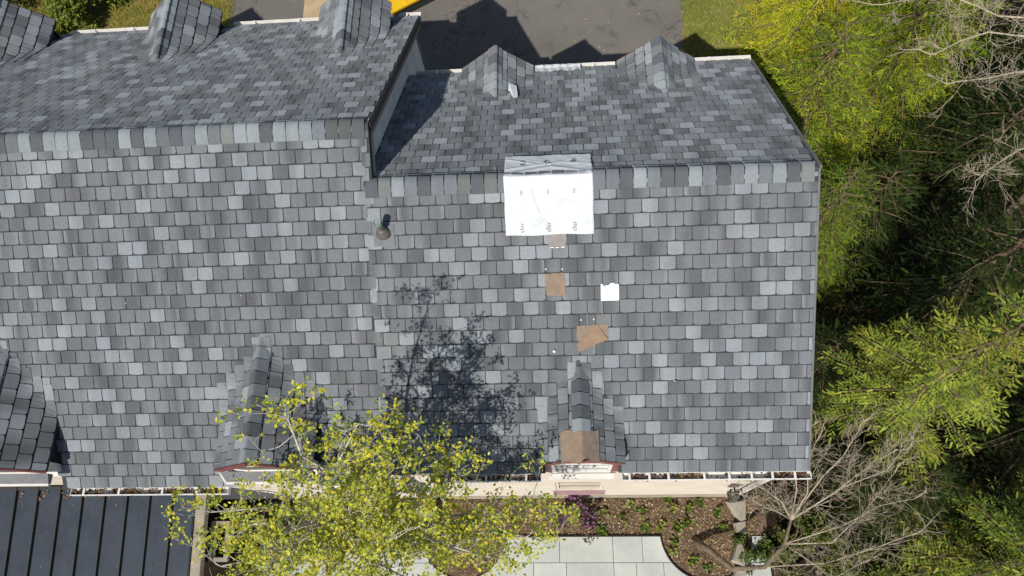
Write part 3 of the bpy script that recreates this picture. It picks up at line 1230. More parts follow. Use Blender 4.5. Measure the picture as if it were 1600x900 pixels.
def tarp_w(x, s):
    a = 0.018 + 0.003 * math.sin(9 * x + 5 * s) + 0.0018 * math.sin(17 * x - 11 * s + 1) + 0.0010 * math.sin(31 * x + 23 * s)
    f = (x - 2.1) * 0.66 - (s + 0.62) * 0.75
    a += 0.016 * math.exp(-(f / 0.03) ** 2) * (1 if -0.7 < s < -0.3 else 0.35)
    f2 = (x - 2.05) + 0.35 * (s + 0.35) - 0.4 * (s + 0.35) ** 2
    a += 0.014 * math.exp(-(f2 / 0.03) ** 2) * (1 if -0.5 < s < -0.15 else 0.1)
    for cx_, cs_, an, ln, am in CREASES:
        dx_, ds_ = x - cx_, s - cs_
        al = dx_ * math.cos(an) + ds_ * math.sin(an)
        ac = -dx_ * math.sin(an) + ds_ * math.cos(an)
        if abs(al) < ln:
            a += am * max(0.0, 1 - abs(ac) / 0.022) * (1 - (al / ln) ** 2)
    f3 = s - 0.22 + 0.30 * abs(x - 2.3)
    a += 0.013 * math.exp(-(f3 / 0.035) ** 2)
    f4 = s - 0.36 + 0.22 * abs(x - 2.45)
    a += 0.008 * math.exp(-(f4 / 0.03) ** 2)
    return a


def tarp_xy(i, j, nx, ny):
    a, c = i / nx, j / ny
    x = TX0 + (TX1 - TX0) * a
    s = TS0 + (TS1 - TS0) * c
    if i == 0 or i == nx:
        x += 0.003 * math.sin(j * .2) + 0.0015 * math.sin(j * 2.1)
    if j == 0:
        s += 0.006 * math.sin(i * .12 + 1) + .002 * math.sin(i * 1.7)
    if j == ny:
        s += 0.018 * math.sin(i * .14 + .5) + .005 * math.sin(i * .9) + .004 * math.sin(i * 2.3)
    return x, s


nx, ny = 90, 100
V, Fq = [], []
for j in range(ny + 1):
    for i in range(nx + 1):
        x, s = tarp_xy(i, j, nx, ny)
        edge = min(i, nx - i, j, ny - j)
        V.append(tarp_point(x, s, tarp_w(x, s) * (0.55 if edge == 0 else 1)))
for j in range(ny):
    for i in range(nx):
        q = j * (nx + 1) + i
        Fq.append((q, q + 1, q + nx + 2, q + nx + 1))
me = np_mesh('tarp', np.array(V), np.array(Fq), M_TARP)
me.polygons.foreach_set('use_smooth', [True] * len(me.polygons))
tarp = tag(link('tarp', me), 'large white printed tarp draped over the roof ridge', 'tarp')


def tarp_text(body, x, s, size, mat, rot=90):
    cu = bpy.data.curves.new('print', 'FONT')
    cu.body = body
    cu.size = size
    cu.align_x = 'CENTER'
    cu.align_y = 'CENTER'
    to = bpy.data.objects.new('print', cu)
    col.objects.link(to)
    dg = bpy.context.evaluated_depsgraph_get()
    me_ = bpy.data.meshes.new_from_object(to.evaluated_get(dg))
    bpy.data.objects.remove(to)
    import bmesh
    bm = bmesh.new()
    bm.from_mesh(me_)
    bmesh.ops.triangulate(bm, faces=bm.faces)
    bmesh.ops.subdivide_edges(bm, edges=[e for e in bm.edges if e.calc_length() > 0.02], cuts=2)
    bm.to_mesh(me_)
    bm.free()
    a = R(rot)
    for v in me_.vertices:
        lx, ly = v.co.x, v.co.y
        X = x + lx * math.cos(a) - ly * math.sin(a)
        S = s + lx * math.sin(a) + ly * math.cos(a)
        v.co = tarp_point(X, S, tarp_w(X, S) + 0.0035)
    me_.materials.clear()
    me_.materials.append(mat)
    return link('print', me_, tarp)


for xx in (1.88, 2.25, 2.61):
    tarp_text('sfer', xx, -0.69, 0.10, M_INK)
    tarp_text('bar', xx, -0.20, 0.055, M_INK)


def logo_mark(x, s):
    b = MB()
    rn = random.Random(int(x * 100))
    for k in range(9):
        a = rn.uniform(0, 6.28)
        cx, cs = x + rn.uniform(-.035, .035), s + rn.uniform(-.07, .07)
        L, w = rn.uniform(.03, .07), rn.uniform(.006, .014)
        dx, ds = math.cos(a), math.sin(a)
        pts = []
        for la, wa in ((-1, -1), (1, -1), (1, 1), (-1, 1)):
            X, S = cx + dx * la * L / 2 - ds * wa * w / 2, cs + ds * la * L / 2 + dx * wa * w / 2
            pts.append(tarp_point(X, S, tarp_w(X, S) + 0.004 + k * 0.0004))
        b.add(pts, [(0, 1, 2, 3)])
    return b.build('printed_mark', M_INKD, tarp)


for xx in (1.90, 2.25, 2.62):
    logo_mark(xx, 0.36)

# tarp strip folded over the rear eave
V, Fq = [], []
nx, ny = 40, 12
for j in range(ny + 1):
    for i in range(nx + 1):
        a, c = i / nx, j / ny
        x = 2.03 + 0.83 * a
        v = 0.17 - 0.30 * c
        if j == 0:
            v += 0.02 * math.sin(i * .5) - (0.05 if i % 9 == 0 else 0)
        w = 0.022 + 0.008 * math.sin(i * .9 + c * 3) + 0.006 * math.sin(i * .37)
        if v > 0:
            P = F_BR.p(-x, v, w)
        else:
            t_ = -v
            P = F_BR.p(-x, 0, w) + np.array([0, 0.10 * math.sin(min(t_ / .10, 1.57)), -max(0, t_ - 0.07)])
        V.append(P)
for j in range(ny):
    for i in range(nx):
        q = j * (nx + 1) + i
        Fq.append((q, q + nx + 1, q + nx + 2, q + 1))
me = np_mesh('eave_sheet', np.array(V), np.array(Fq), M_TARP)
me.polygons.foreach_set('use_smooth', [True] * len(me.polygons))
tag(link('eave_sheet', me), 'narrow white plastic sheet folded over the rear eave between two dormers', 'sheet')
# torn white scrap in the valley of a rear dormer
fr = Frame((1.34 + 0.66, 0, DORM[6]['z'] - 0.66 * math.tan(PD)), (0, 1, 0), (-math.cos(PD), 0, math.sin(PD)))
b = MB()
pr = []
for px, py in [(795, 129), (800, 130), (807, 134), (809, 151), (804, 153), (799, 149), (797, 143), (794, 141)]:
    d_ = ray(px, py)
    t_ = (fr.W @ (fr.p(0, 0, 0.045) - CAM_C)) / (fr.W @ d_)
    P = CAM_C + d_ * t_
    if P[2] < main_z(P[0], P[1], -1, False) + 0.05:
        t_ = (F_BR.W @ (F_BR.p(0, 0, 0.05) - CAM_C)) / (F_BR.W @ d_)
        P = CAM_C + d_ * t_
    pr.append(P)
b.prism3(pr, (0, 0, -0.004))
tag(b.build('torn_sheet', M_PAPER), 'torn white scrap stuck on the side of a rear dormer', 'scrap')

# porch roof -----------------------------------------------------------------------------
PS = R(8)
FP = Frame((0, 0.06, -1.64), (1, 0, 0), (0, -math.cos(PS), -math.sin(PS)))
FP.W = np.array([0, -math.sin(PS), math.cos(PS)])
PX1 = -4.10
b = MB()
b.obox(FP.p(-9.4, 0, -0.05), FP.U * (PX1 + 9.4), FP.V * 3.2, FP.W * 0.035)
porch = b.build('porch_roof', M_DARK, house)
x = PX1
k = 0
while x > -9.2:
    MB().obox(FP.p(x - 0.398, 0, -0.0145), FP.U * 0.384, FP.V * 3.2, FP.W * 0.012).build('metal_panel', M_METAL, porch)
    MB().obox(FP.p(x - 0.411, 0, -0.0145), FP.U * 0.026, FP.V * 3.2, FP.W * 0.062).build('standing_seam', M_DARK, porch)
    x -= 0.413
MB().obox(FP.p(-9.4, -0.012, -0.01), FP.U * (PX1 + 9.4), FP.V * 0.06, FP.W * 0.045).build('wall_flashing', M_DARK, porch)
b = MB()
b.obox(FP.p(PX1 + 0.012, 0.0, -0.18), FP.U * 0.17, FP.V * 3.2, FP.W * 0.14)
pb = b.build('porch_beam', M_TAN, house)
b = MB()
x0, x1, v0, v1, w = PX1 + 0.185, PX1 + 0.52, 0.62, 1.30, 0.07
b.obox(FP.p(x0, v0, -0.42), FP.U * (x1 - x0), FP.V * w, FP.W * 0.1)
b.obox(FP.p(x0, v1 - w, -0.42), FP.U * (x1 - x0), FP.V * w, FP.W * 0.1)
b.obox(FP.p(x0, v0 + w + .001, -0.42), FP.U * w, FP.V * (v1 - v0 - 2 * w - .002), FP.W * 0.1)
b.obox(FP.p(x1 - w, v0 + w + .001, -0.42), FP.U * w, FP.V * (v1 - v0 - 2 * w - .002), FP.W * 0.1)
b.build('porch_frame', M_TAN, house)
b = MB()
for yy in (-2.9,):
    b.box(PX1 - 0.02, PX1 + 0.12, yy - .07, yy + .07, G, -2.17)
    b.box(-8.2, -8.06, yy - .07, yy + .07, G, -2.17)
b.build('porch_post', M_TAN, house)

# ------------------------------------------------------------------ ground
def sheet(name, poly, z, mat):
    return tag(MB().add([(x, y, z) for x, y in poly], [tuple(range(len(poly)))]).build(name, mat), kind='structure')


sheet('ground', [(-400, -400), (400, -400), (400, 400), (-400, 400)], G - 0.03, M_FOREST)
dw = [(-6.3, 9.0), (5.0, 9.0)] + [(5.0 + 0.72 * math.sin(t_), 9.9 + 1.5 * (1 - math.cos(t_)) + 0.3) for t_ in np.linspace(0, 1.57, 8)] + [(6.2, 14.5), (7.2, 20), (8, 40), (-9, 40), (-7.2, 20), (-6.7, 14)]
sheet('driveway', dw, G + 0.004, M_ASPH)
sheet('lawn', [(-40, 8.5), (8.6, 8.5), (9.6, 12), (10, 60), (-40, 60)], G, M_LAWN)
sheet('tan_patch', [(-4.5, 12.2), (-3.6, 12.0), (-2.6, 12.5), (-2.3, 14.5), (-3, 16), (-4.4, 15.4), (-4.55, 13.6)], G + 0.010, M_TAN_PATCH)  # flat tan patch, paler than the asphalt around it
bed = [(-4.0, YF - .03), (XE + .6, YF - .03), (6.3, -1.0), (6.2, -1.9), (-4.0, -1.9)]
sheet('garden_bed', bed, G + 0.02, M_MULCH)

# patio: flagstones cut by the edge of the bed
C0 = np.array([5.12, -0.62])
RB = 0.90


def in_patio(x, y):
    if y > -0.68:
        return False
    if (x - C0[0]) ** 2 + (y - C0[1]) ** 2 < RB ** 2:
        return False
    if x < 1.15 and (x - 0.30) ** 2 + (y + 0.62) ** 2 < 0.86 ** 2:
        return False
    return True


pat = MB().add([(-3.9, -0.68, G + .03), (-3.9, -9, G + .03), (6.3, -9, G + .03), (6.3, -1.86, G + .03), (-3.9, -1.86, G + .03)], [(1, 2, 3, 4)])
patio = tag(pat.build('patio', simple_mat('joint_mortar', (0.46, 0.48, 0.45), 0.95, 0.1, 0.2, 5, 60, 0.3)), kind='structure')
ys = [-0.68, -1.17, -1.62, -2.2, -2.75, -3.3]
rn = random.Random(5)
xcuts = [[-3.9, -2.6, -1.5, -0.4, 0.95, 2.22, 3.28, 3.86, 4.6, 5.4, 6.3],
         [-3.9, -3.0, -1.9, -0.9, 0.6, 1.7, 2.35, 3.28, 3.72, 4.25, 5.2, 6.3],
         [-3.9, -2.3, -1.2, 0.3, 1.4, 2.6, 3.5, 4.4, 5.5, 6.3],
         [-3.9, -2.8, -1.5, -0.2, 1.2, 2.2, 3.3, 4.1, 5.3, 6.3], [-3.9, -2.3, -1.2, 0.3, 1.4, 2.6, 3.5, 4.4, 5.5, 6.3]]
gapj = 0.005


def clip_circle(poly, c, r):
    """keep the part of poly outside a circle (dense boundary walk)"""
    dense = []
    n = len(poly)
    for i in range(n):
        a, b_ = np.array(poly[i]), np.array(poly[(i + 1) % n])
        m_ = max(2, int(np.linalg.norm(b_ - a) / 0.03))
        for k_ in range(m_):
            dense.append(a + (b_ - a) * k_ / m_)
    out = []
    for q in dense:
        dv = q - c
        dd = np.linalg.norm(dv)
        if dd < r:
            q = c + dv / max(dd, 1e-6) * r
            if q[1] > -0.68:
                q = np.array([c[0] + math.copysign(math.sqrt(max(r * r - (c[1] + 0.68) ** 2, 0)), dv[0]), -0.68])
        out.append(q)
    res = [out[0]]
    for q in out[1:]:
        if np.linalg.norm(q - res[-1]) > 0.008:
            res.append(q)
    return res


for r_ in range(5):
    for i in range(len(xcuts[r_]) - 1):
        x0, x1 = xcuts[r_][i] + gapj, xcuts[r_][i + 1] - gapj
        y1, y0 = ys[r_] - gapj, ys[r_ + 1] + gapj
        cx, cy = (x0 + x1) / 2, (y0 + y1) / 2
        poly = [(x0, y0), (x1, y0), (x1, y1), (x0, y1)]
        corners = [np.linalg.norm(np.array(q) - C0) < RB for q in poly]
        c2 = np.array([0.30, -0.62])
        cor2 = [np.linalg.norm(np.array(q) - c2) < 0.86 for q in poly]
        if all(corners) or all(cor2):
            continue
        if any(corners) or (x0 < C0[0] < x1 and y1 > C0[1] - RB):
            poly = clip_circle(poly, C0, RB)
        if any(cor2):
            poly = clip_circle([tuple(q) for q in poly], c2, 0.86)
        area = 0.5 * abs(sum(poly[k][0] * poly[(k + 1) % len(poly)][1] - poly[(k + 1) % len(poly)][0] * poly[k][1] for k in range(len(poly))))
        if area < 0.02:
            continue
        cc = np.array(rn.choice([(0.50, 0.525, 0.495), (0.515, 0.535, 0.50), (0.49, 0.515, 0.49), (0.505, 0.52, 0.48)])) * rn.uniform(.96, 1.03)
        dz = rn.uniform(0, 0.004)
        MB().prism([tuple(q) for q in poly], G + 0.032, G + 0.062 + dz, tuple(cc)).build('flagstone', M_PATIO, patio)
# steel edging along the bed
b = MB()
arc = [(C0[0] + (RB - .008) * math.cos(t_), C0[1] + (RB - .008) * math.sin(t_)) for t_ in np.linspace(math.pi + 0.06, 1.83 * math.pi, 36)]
line = [(-0.55, -0.672), (4.22, -0.672)] + arc
for a, c in zip(line[:-1], line[1:]):
    a, c = np.array(a), np.array(c)
    dv = (c - a)
    nn = np.array([-dv[1], dv[0]]) / np.linalg.norm(dv) * 0.007
    b.obox((a[0], a[1], G + 0.021), (dv[0], dv[1], 0), (nn[0], nn[1], 0), (0, 0, 0.062))
tag(b.build('garden_edging', M_DARK), 'thin dark edging strip along the mulch bed and patio', 'edging')

# ------------------------------------------------------------------ small scattered stuff
LEAF_V = np.array([(0, 0, 0), (0.33, 0.30, 0.05), (0.72, 0.26, 0.03), (1.0, 0, -0.05), (0.72, -0.26, 0.03), (0.33, -0.30, 0.05), (0.5, 0, -0.04)])
LEAF_F = np.array([(0, 6, 1), (1, 6, 2), (2, 6, 3), (3, 6, 4), (4, 6, 5), (5, 6, 0)])


def leaf_axes(n, upbias=0.8, spread=0.75, g=None):
    g = g or rng
    N = unit(np.array([0, 0, upbias]) + g.normal(0, spread, (n, 3)))
    A = g.normal(0, 1, (n, 3))
    A = unit(A - (A * N).sum(1, keepdims=True) * N)
    return A, np.cross(N, A), N


def pick(n, cols, wts, jit=0.15, g=None):
    g = g or rng
    idx = g.choice(len(cols), n, p=np.array(wts) / sum(wts))
    return np.array(cols)[idx] * g.uniform(1 - jit, 1 + jit, (n, 1))


# mulch chips
def chips(n, x0, x1, y0, y1, z, cols, wts, s0, s1, name, ok):
    P = np.stack([rng.uniform(x0, x1, n), rng.uniform(y0, y1, n), np.full(n, z)], 1)
    P = P[[ok(q[0], q[1]) for q in P]]
    n = len(P)
    P[:, 2] += rng.uniform(0.002, 0.014, n)
    A, B, N = leaf_axes(n, 1.0, 0.35)
    S = rng.uniform(s0, s1, n)
    tv = np.array([(-.5, -.22, 0), (.5, -.16, 0.05), (.45, .22, 0), (-.4, .18, 0.08)])
    tf = np.array([(0, 1, 2, 3)])
    return link(name, instances(tv, tf, P, A, B, N, S, pick(n, cols, wts, .3), name, M_CHIP))


mb = chips(15000, 0.2, 6.2, -1.75, YF - .04, G + 0.022,
           [(0.20, 0.13, 0.08), (0.13, 0.085, 0.055), (0.29, 0.195, 0.12), (0.40, 0.31, 0.20)], [4, 3, 2.6, 1.3], 0.02, 0.06, 'mulch_chips',
           lambda x, y: y > -0.67 or (x - C0[0]) ** 2 + (y - C0[1]) ** 2 < (RB - .02) ** 2 or (x < 1.1 and (x - .3) ** 2 + (y + .62) ** 2 < .84 ** 2))
tag(mb, 'loose brown bark mulch covering the bed along the wall', 'mulch', kind='stuff')


def grass(n, regions, name, label, cols, wts, h0=0.05, h1=0.11):
    P = []
    for x0, x1, y0, y1, k in regions:
        m_ = int(n * k)
        P.append(np.stack([rng.uniform(x0, x1, m_), rng.uniform(y0, y1, m_), np.full(m_, G)], 1))
    P = np.concatenate(P)
    n = len(P)
    N = unit(np.array([0, 0, 1.0]) + rng.normal(0, .45, (n, 3)))
    A = unit(np.cross(N, rng.normal(0, 1, (n, 3))))
    B = np.cross(N, A)
    tv = np.array([(-.07, 0, 0), (.07, 0, 0), (0, 0.15, 1.0)])
    tf = np.array([(0, 1, 2)])
    ob = link(name, instances(tv, tf, P, A, B, N, rng.uniform(h0, h1, n), pick(n, cols, wts, .3), name, M_GRASS))
    return tag(ob, label, 'grass', kind='stuff')


dl_ = chips(900, -6.2, 6.0, 9.6, 15.5, G + 0.006, [(0.30, 0.22, 0.13), (0.20, 0.14, 0.08), (0.42, 0.36, 0.26)], [3, 3, 1], 0.02, 0.06, 'driveway_litter', lambda x, y: True)
tag(dl_, 'scattered dry leaf litter and grit on the asphalt driveway', 'litter', kind='stuff')
dl_ = chips(1500, 0.4, 6.1, -1.4, YF - .06, G + 0.035, [(0.42, 0.31, 0.18), (0.30, 0.24, 0.10), (0.5, 0.45, 0.33), (0.25, 0.28, 0.08)], [3, 2, 1, 2], 0.02, 0.06, 'bed_litter', lambda x, y: y > -0.66 or (x - C0[0]) ** 2 + (y - C0[1]) ** 2 < (RB - .04) ** 2)
tag(dl_, 'pale dry leaves and petals strewn over the mulch bed', 'leaves', kind='stuff')
grass(60000, [(5.75, 9.5, 9.0, 14.0, 1.0)], 'grass', 'patchy green grass beside the driveway and evergreens',
      [(0.20, 0.31, 0.04), (0.32, 0.36, 0.06), (0.52, 0.42, 0.20)], [4, 3, 2.4])
grass(60000, [(-14.5, -6.55, 9.5, 15.5, 1.0)], 'grass', 'dry yellowish lawn behind the rear eave of the long wing',
      [(0.38, 0.33, 0.055), (0.48, 0.38, 0.08), (0.22, 0.28, 0.035), (0.52, 0.38, 0.17)], [4, 3, 2, 2])

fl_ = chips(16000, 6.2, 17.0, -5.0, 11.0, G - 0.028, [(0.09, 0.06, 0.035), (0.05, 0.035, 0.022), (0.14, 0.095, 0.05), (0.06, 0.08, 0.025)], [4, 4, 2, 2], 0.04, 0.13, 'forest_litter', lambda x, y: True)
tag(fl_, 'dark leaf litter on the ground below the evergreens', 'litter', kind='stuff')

# dead leaves in the gutters and on the porch roof
P = []
for i in range(420):
    x = random.choice([random.uniform(3.3, 4.3), random.uniform(5.3, 5.9), random.uniform(3.3, 5.9), random.uniform(0.5, 2.0)])
    P.append((x, random.uniform(-0.085, -0.012), -0.10 + random.uniform(0, .035)))
for i in range(260):
    P.append((random.uniform(-5.3, -2.9), yl0 + random.uniform(-.085, -.012), zl0 - 0.10 + random.uniform(0, .035)))
P = np.array(P)
A, B, N = leaf_axes(len(P), 0.8, 0.6)
ob = link('gutter_leaves', instances(LEAF_V, LEAF_F, P, A, B, N, rng.uniform(.025, .07, len(P)), pick(len(P), [(0.22, 0.11, 0.045), (0.12, 0.07, 0.04), (0.33, 0.19, 0.09), (0.06, 0.045, 0.035)], [3, 3, 1.5, 3], .25), 'gutter_leaves', M_CHIP))
tag(ob, 'brown dead leaves lying in the white front gutters', 'leaves', kind='stuff')
P = []
for sx in (-7.335, -6.922, -6.51, -6.096, -5.683):
    for i in range(7):
        v = abs(random.gauss(0.06, .07)) + 0.06
        P.append(FP.p(sx + random.uniform(-.02, .12), v, 0.006 + random.uniform(0, .02)))
for i in range(14):
    P.append(FP.p(random.uniform(-7.6, -4.3), random.uniform(0.1, 1.6), 0.003))
P = np.array(P)
A, B, N = leaf_axes(len(P), 1.2, 0.4)
ob = link('porch_leaves', instances(LEAF_V, LEAF_F, P, A, B, N, rng.uniform(.02, .055, len(P)), pick(len(P), [(0.40, 0.22, 0.10), (0.30, 0.16, 0.07), (0.5, 0.40, 0.25)], [3, 3, 1], .2), 'porch_leaves', M_CHIP))
tag(ob, 'dry brown leaves caught along the seams of the metal porch roof', 'leaves', kind='stuff')

# ------------------------------------------------------------------ vegetation builders


def grow(b, p, d, L, r, level, tips, g, spread=0.6, up=0.15, kids=(3, 4), shrink=0.68, maxlev=4, seg=4, wob=0.16, n=6):
    pts, rad = [np.array(p, float)], [r]
    d = unit(np.array(d, float))
    for i in range(seg):
        d = unit(d + g.normal(0, wob, 3) + np.array([0, 0, up]) * 0.25)
        pts.append(pts[-1] + d * L / seg)
        rad.append(r * (1 - 0.55 * (i + 1) / seg))
    b.tube(pts, rad, max(3, n - level), cap=(level == 0))
    if level >= maxlev:
        tips.append((pts, d))
        return
    if level >= maxlev - 1:
        tips.append((pts[-2:], d))
    k = g.integers(kids[0], kids[1] + 1)
    for i in range(k):
        t_ = 1.0 if i == 0 else g.uniform(0.35, 0.95)
        j = min(int(t_ * seg), seg - 1)
        f = t_ * seg - j
        q = pts[j] * (1 - f) + pts[j + 1] * f
        nd = unit(d + g.normal(0, spread, 3) * (0.5 if i == 0 else 1.0) + np.array([0, 0, up]))
        grow(b, q, nd, L * shrink * g.uniform(.75, 1.15), max(rad[j] * 0.62, 0.0028), level + 1, tips, g, spread, up, kids, shrink, maxlev, seg, wob, n)


# -- leafing tree in front of the house
def leafing_tree():
    g = np.random.default_rng(21)
    root = thing('leafing_tree', (-0.62, -0.98, G), 'pale-branched tree with sparse yellow-green spring leaves reaching over the front eave', 'tree')
    b = MB()
    base = np.array([-0.62, -0.98, G])
    fork = atz(535, 838, 0.9)
    b.tube([base, base + (0.03, 0.03, 1.4), base + (-.08, .0, 3.0), fork - (0, 0, .6), fork], [.14, .115, .10, .085, .07], 10)
    tips = []
    ends = [atz(*q) for q in [(450, 655, 3.9), (560, 662, 3.2), (655, 680, 2.5), (705, 705, 1.8), (330, 800, 2.2), (345, 885, 2.2),
                              (770, 790, 1.0), (850, 845, 0.7), (835, 805, .7), (690, 770, 1.8), (600, 750, 2.6), (505, 770, 2.8),
                              (620, 840, 2.5), (500, 905, 2.6), (430, 860, 2.6), (760, 870, 1.4), (690, 945, 2.0), (560, 965, 2.4), (385, 945, 2.2), (830, 785, .7),
                              (715, 740, 1.4), (560, 790, 2.3), (660, 800, 2.0), (440, 800, 2.5), (780, 830, 1.1), (600, 700, 2.8), (365, 840, 1.2), (700, 855, 1.2), (520, 850, 1.8), (400, 900, 1.8), (620, 900, 1.5)]]
    for e_ in ends:
        e = np.array(e_)
        mid = fork * 0.5 + e * 0.5 + g.normal(0, .13, 3) + np.array([0, 0, 0.18])
        q1 = fork * .78 + e * .22 + g.normal(0, .07, 3)
        q3 = mid * .5 + e * .5 + g.normal(0, .09, 3)
        pts = [fork + g.normal(0, .02, 3), q1, mid, q3, e]
        b.tube(pts, [.034, .028, .021, .014, .007], 7)
        dd = unit(e - q1)
        for q, r_ in ((q1, .022), (mid, .018), (mid * .7 + q3 * .3, .016), (q3, .014), (q3 * .4 + e * .6, .012), (e, .010)):
            for _ in range(3):
                nd = unit(dd * 0.7 + g.normal(0, .75, 3) + np.array([0, 0, .15]))
                grow(b, q, nd, g.uniform(.22, .42), r_ * .5, 1, tips, g, 0.75, 0.22, (2, 3), 0.62, 3, 4, .2)
    b.build('trunk', M_BARK, root, True)
    P = []
    for pts, d in tips:
        for q in pts[1:]:
            if g.random() < 0.50:
                for _ in range(g.integers(1, 5)):
                    P.append(q + g.normal(0, .030, 3))
    P = np.array(P)
    # keep the crown open above the roof
    keep = np.ones(len(P), bool)
    n = len(P)
    A, B, N = leaf_axes(n, 1.0, 0.55, g)
    C = pick(n, [(0.60, 0.59, 0.055), (0.46, 0.52, 0.05), (0.72, 0.64, 0.06), (0.22, 0.33, 0.035)], [4, 3.4, 2.2, 1.4], .2, g)
    S = g.uniform(.026, .060, n)
    ob = link('crown', instances(LEAF_V, LEAF_F, P, A, B, N, S, C, 'crown', M_LEAF), root)
    ob['kind'] = 'stuff'
    print('leaves', n)
    return root


leafing_tree()


# -- bare trees
def bare_tree(name, label, limbs, seedv, base, bark, twig=(.35, .6), lev=3, r0=0.05):
    g = np.random.default_rng(seedv)
    root = thing(name, tuple(base), label, 'tree')
    b = MB()
    tips = []
    for pts, r1, r2 in limbs:
        pts = [np.array(q, float) for q in pts]
        rad = list(np.linspace(r1 * (.38 if r1 < .09 else .66), r2 * .4, len(pts)))
        if r1 > 0.075:
            MB().tube(pts, rad, 10).build('trunk', M_TRUNK, root, True)
            continue
        b.tube(pts, rad, 8)
        for i in range(1, len(pts)):
            d = unit(pts[i] - pts[i - 1])
            for _ in range(8 if i > 1 else 5):
                f = g.uniform(0, 1)
                q = pts[i - 1] * (1 - f) + pts[i] * f
                nd = unit(d * .8 + g.normal(0, .6, 3) + np.array([0, 0, .25]))
                grow(b, q, nd, g.uniform(*twig), max(rad[i] * .42, .0032), 1, tips, g, 0.62, 0.2, (3, 4), 0.64, lev, 4, .15)
        d = unit(pts[-1] - pts[-2])
        grow(b, pts[-1], d, twig[1], r2 * .8, 1, tips, g, .6, .2, (2, 3), .66, lev, 4, .2)
    b.build('branches', bark, root, True)
    return root


L1 = [atz(1085, 842, G), atz(1112, 862, -3.9), atz(1145, 889, -3.45), atz(1195, 886, -3.0), atz(1226, 850, -2.6), atz(1236, 812, -2.3)]
FK = L1[-1]
limbs = [(L1, 0.10, 0.055),
         ([FK, atz(1300, 772, -1.9), atz(1345, 738, -1.5), atz(1392, 708, -1.1)], .045, .018),
         ([FK, atz(1222, 785, -1.9), atz(1200, 768, -1.6), atz(1172, 752, -1.3)], .036, .014),
         ([FK, atz(1285, 745, -1.7), atz(1318, 712, -1.3), atz(1342, 672, -.9)], .040, .014),
         ([L1[4], atz(1300, 848, -2.2), atz(1350, 800, -1.8), atz(1398, 738, -1.3)], .036, .014),
         ([L1[3], atz(1290, 880, -2.4), atz(1370, 855, -2.0), atz(1425, 835, -1.6)], .036, .014),
         ([FK, atz(1262, 770, -1.8), atz(1262, 725, -1.3), atz(1275, 690, -1.0)], .03, .012),
         ([L1[4], atz(1270, 880, -2.4), atz(1300, 905, -2.1), atz(1345, 880, -1.7)], .03, .012),
         ([FK, atz(1245, 765, -1.7), atz(1240, 720, -1.2), atz(1262, 672, -.8)], .03, .010),
         ([FK, atz(1215, 800, -1.8), atz(1190, 790, -1.5), atz(1165, 775, -1.3)], .026, .010),
         ([L1[4], atz(1320, 820, -2.0), atz(1375, 790, -1.6), atz(1425, 780, -1.2)], .03, .010),
         ([FK, atz(1320, 760, -1.6), atz(1385, 735, -1.1), atz(1420, 690, -.8)], .03, .010)]
bare_tree('bare_tree', 'leafless pale tree leaning out of the mulch bed beside the house corner', limbs, 31, L1[0], M_BARK2, (.22, .42))
TB = np.array([11.6, 5.6, G])
TT = TB + (0, 0, 6.6)
limbs = [([TB, TB + (0.05, 0, 3), TB + (-.05, .05, 5.2), TT], .16, .08),
         ([TB + (0, 0, 5.6), atz(1640, 30, 1.6), atz(1560, 25, 1.9), atz(1528, 10, 2.1), atz(1480, -8, 2.2)], .05, .018),
         ([TB + (0, 0, 5.0), atz(1640, 62, 1.2), atz(1545, 50, 1.6), atz(1500, 64, 1.8), atz(1462, 84, 2.0)], .048, .014),
         ([TB + (0, 0, 4.7), atz(1650, 105, 1.0), atz(1575, 115, 1.3), atz(1545, 122, 1.5), atz(1492, 128, 1.6)], .045, .014),
         ([TB + (0, 0, 4.3), atz(1650, 215, .8), atz(1590, 235, 1.2), atz(1548, 262, 1.4), atz(1528, 280, 1.5)], .04, .012),
         ([TB + (0, 0, 6.2), atz(1660, -20, 2.0), atz(1540, -25, 2.4), atz(1450, -5, 2.4), atz(1390, 5, 2.4)], .045, .010)]
bare_tree('bare_tree', 'leafless tree reaching pale twigs in front of the dark evergreens by the lawn', limbs, 37, TB, M_BARK2, (.22, .48))

# -- conifers
def needle_template(kind):
    g = np.random.default_rng(3)
    V, Fq = [], []
    n = 16 if kind == 'fir' else 14
    for i in range(n):
        t_ = (i + .5) / n
        side = -1 if i % 2 else 1
        x = t_ * 0.92
        ang = R(52) * (1 - 0.45 * t_) * side
        L = (0.33 if kind == 'fir' else 0.34) * (1 - 0.45 * abs(t_ - .35))
        lift = g.uniform(-.25, .55)
        dx, dy, dz = math.cos(ang), math.sin(ang), lift * .6
        w = 0.060 if kind == 'fir' else 0.052
        a = len(V)
        V += [(x - w, 0, 0), (x + w, 0, 0), (x + dx * L, dy * L, dz * L)]
        Fq.append((a, a + 1, a + 2))
    # tip tuft
    a = len(V)
    V += [(0.86, -.05, 0), (0.86, .05, 0), (1.1, 0, .03)]
    Fq.append((a, a + 1, a + 2))
    return np.array(V), np.array(Fq)


NT = {k: needle_template(k) for k in ('fir', 'hem')}


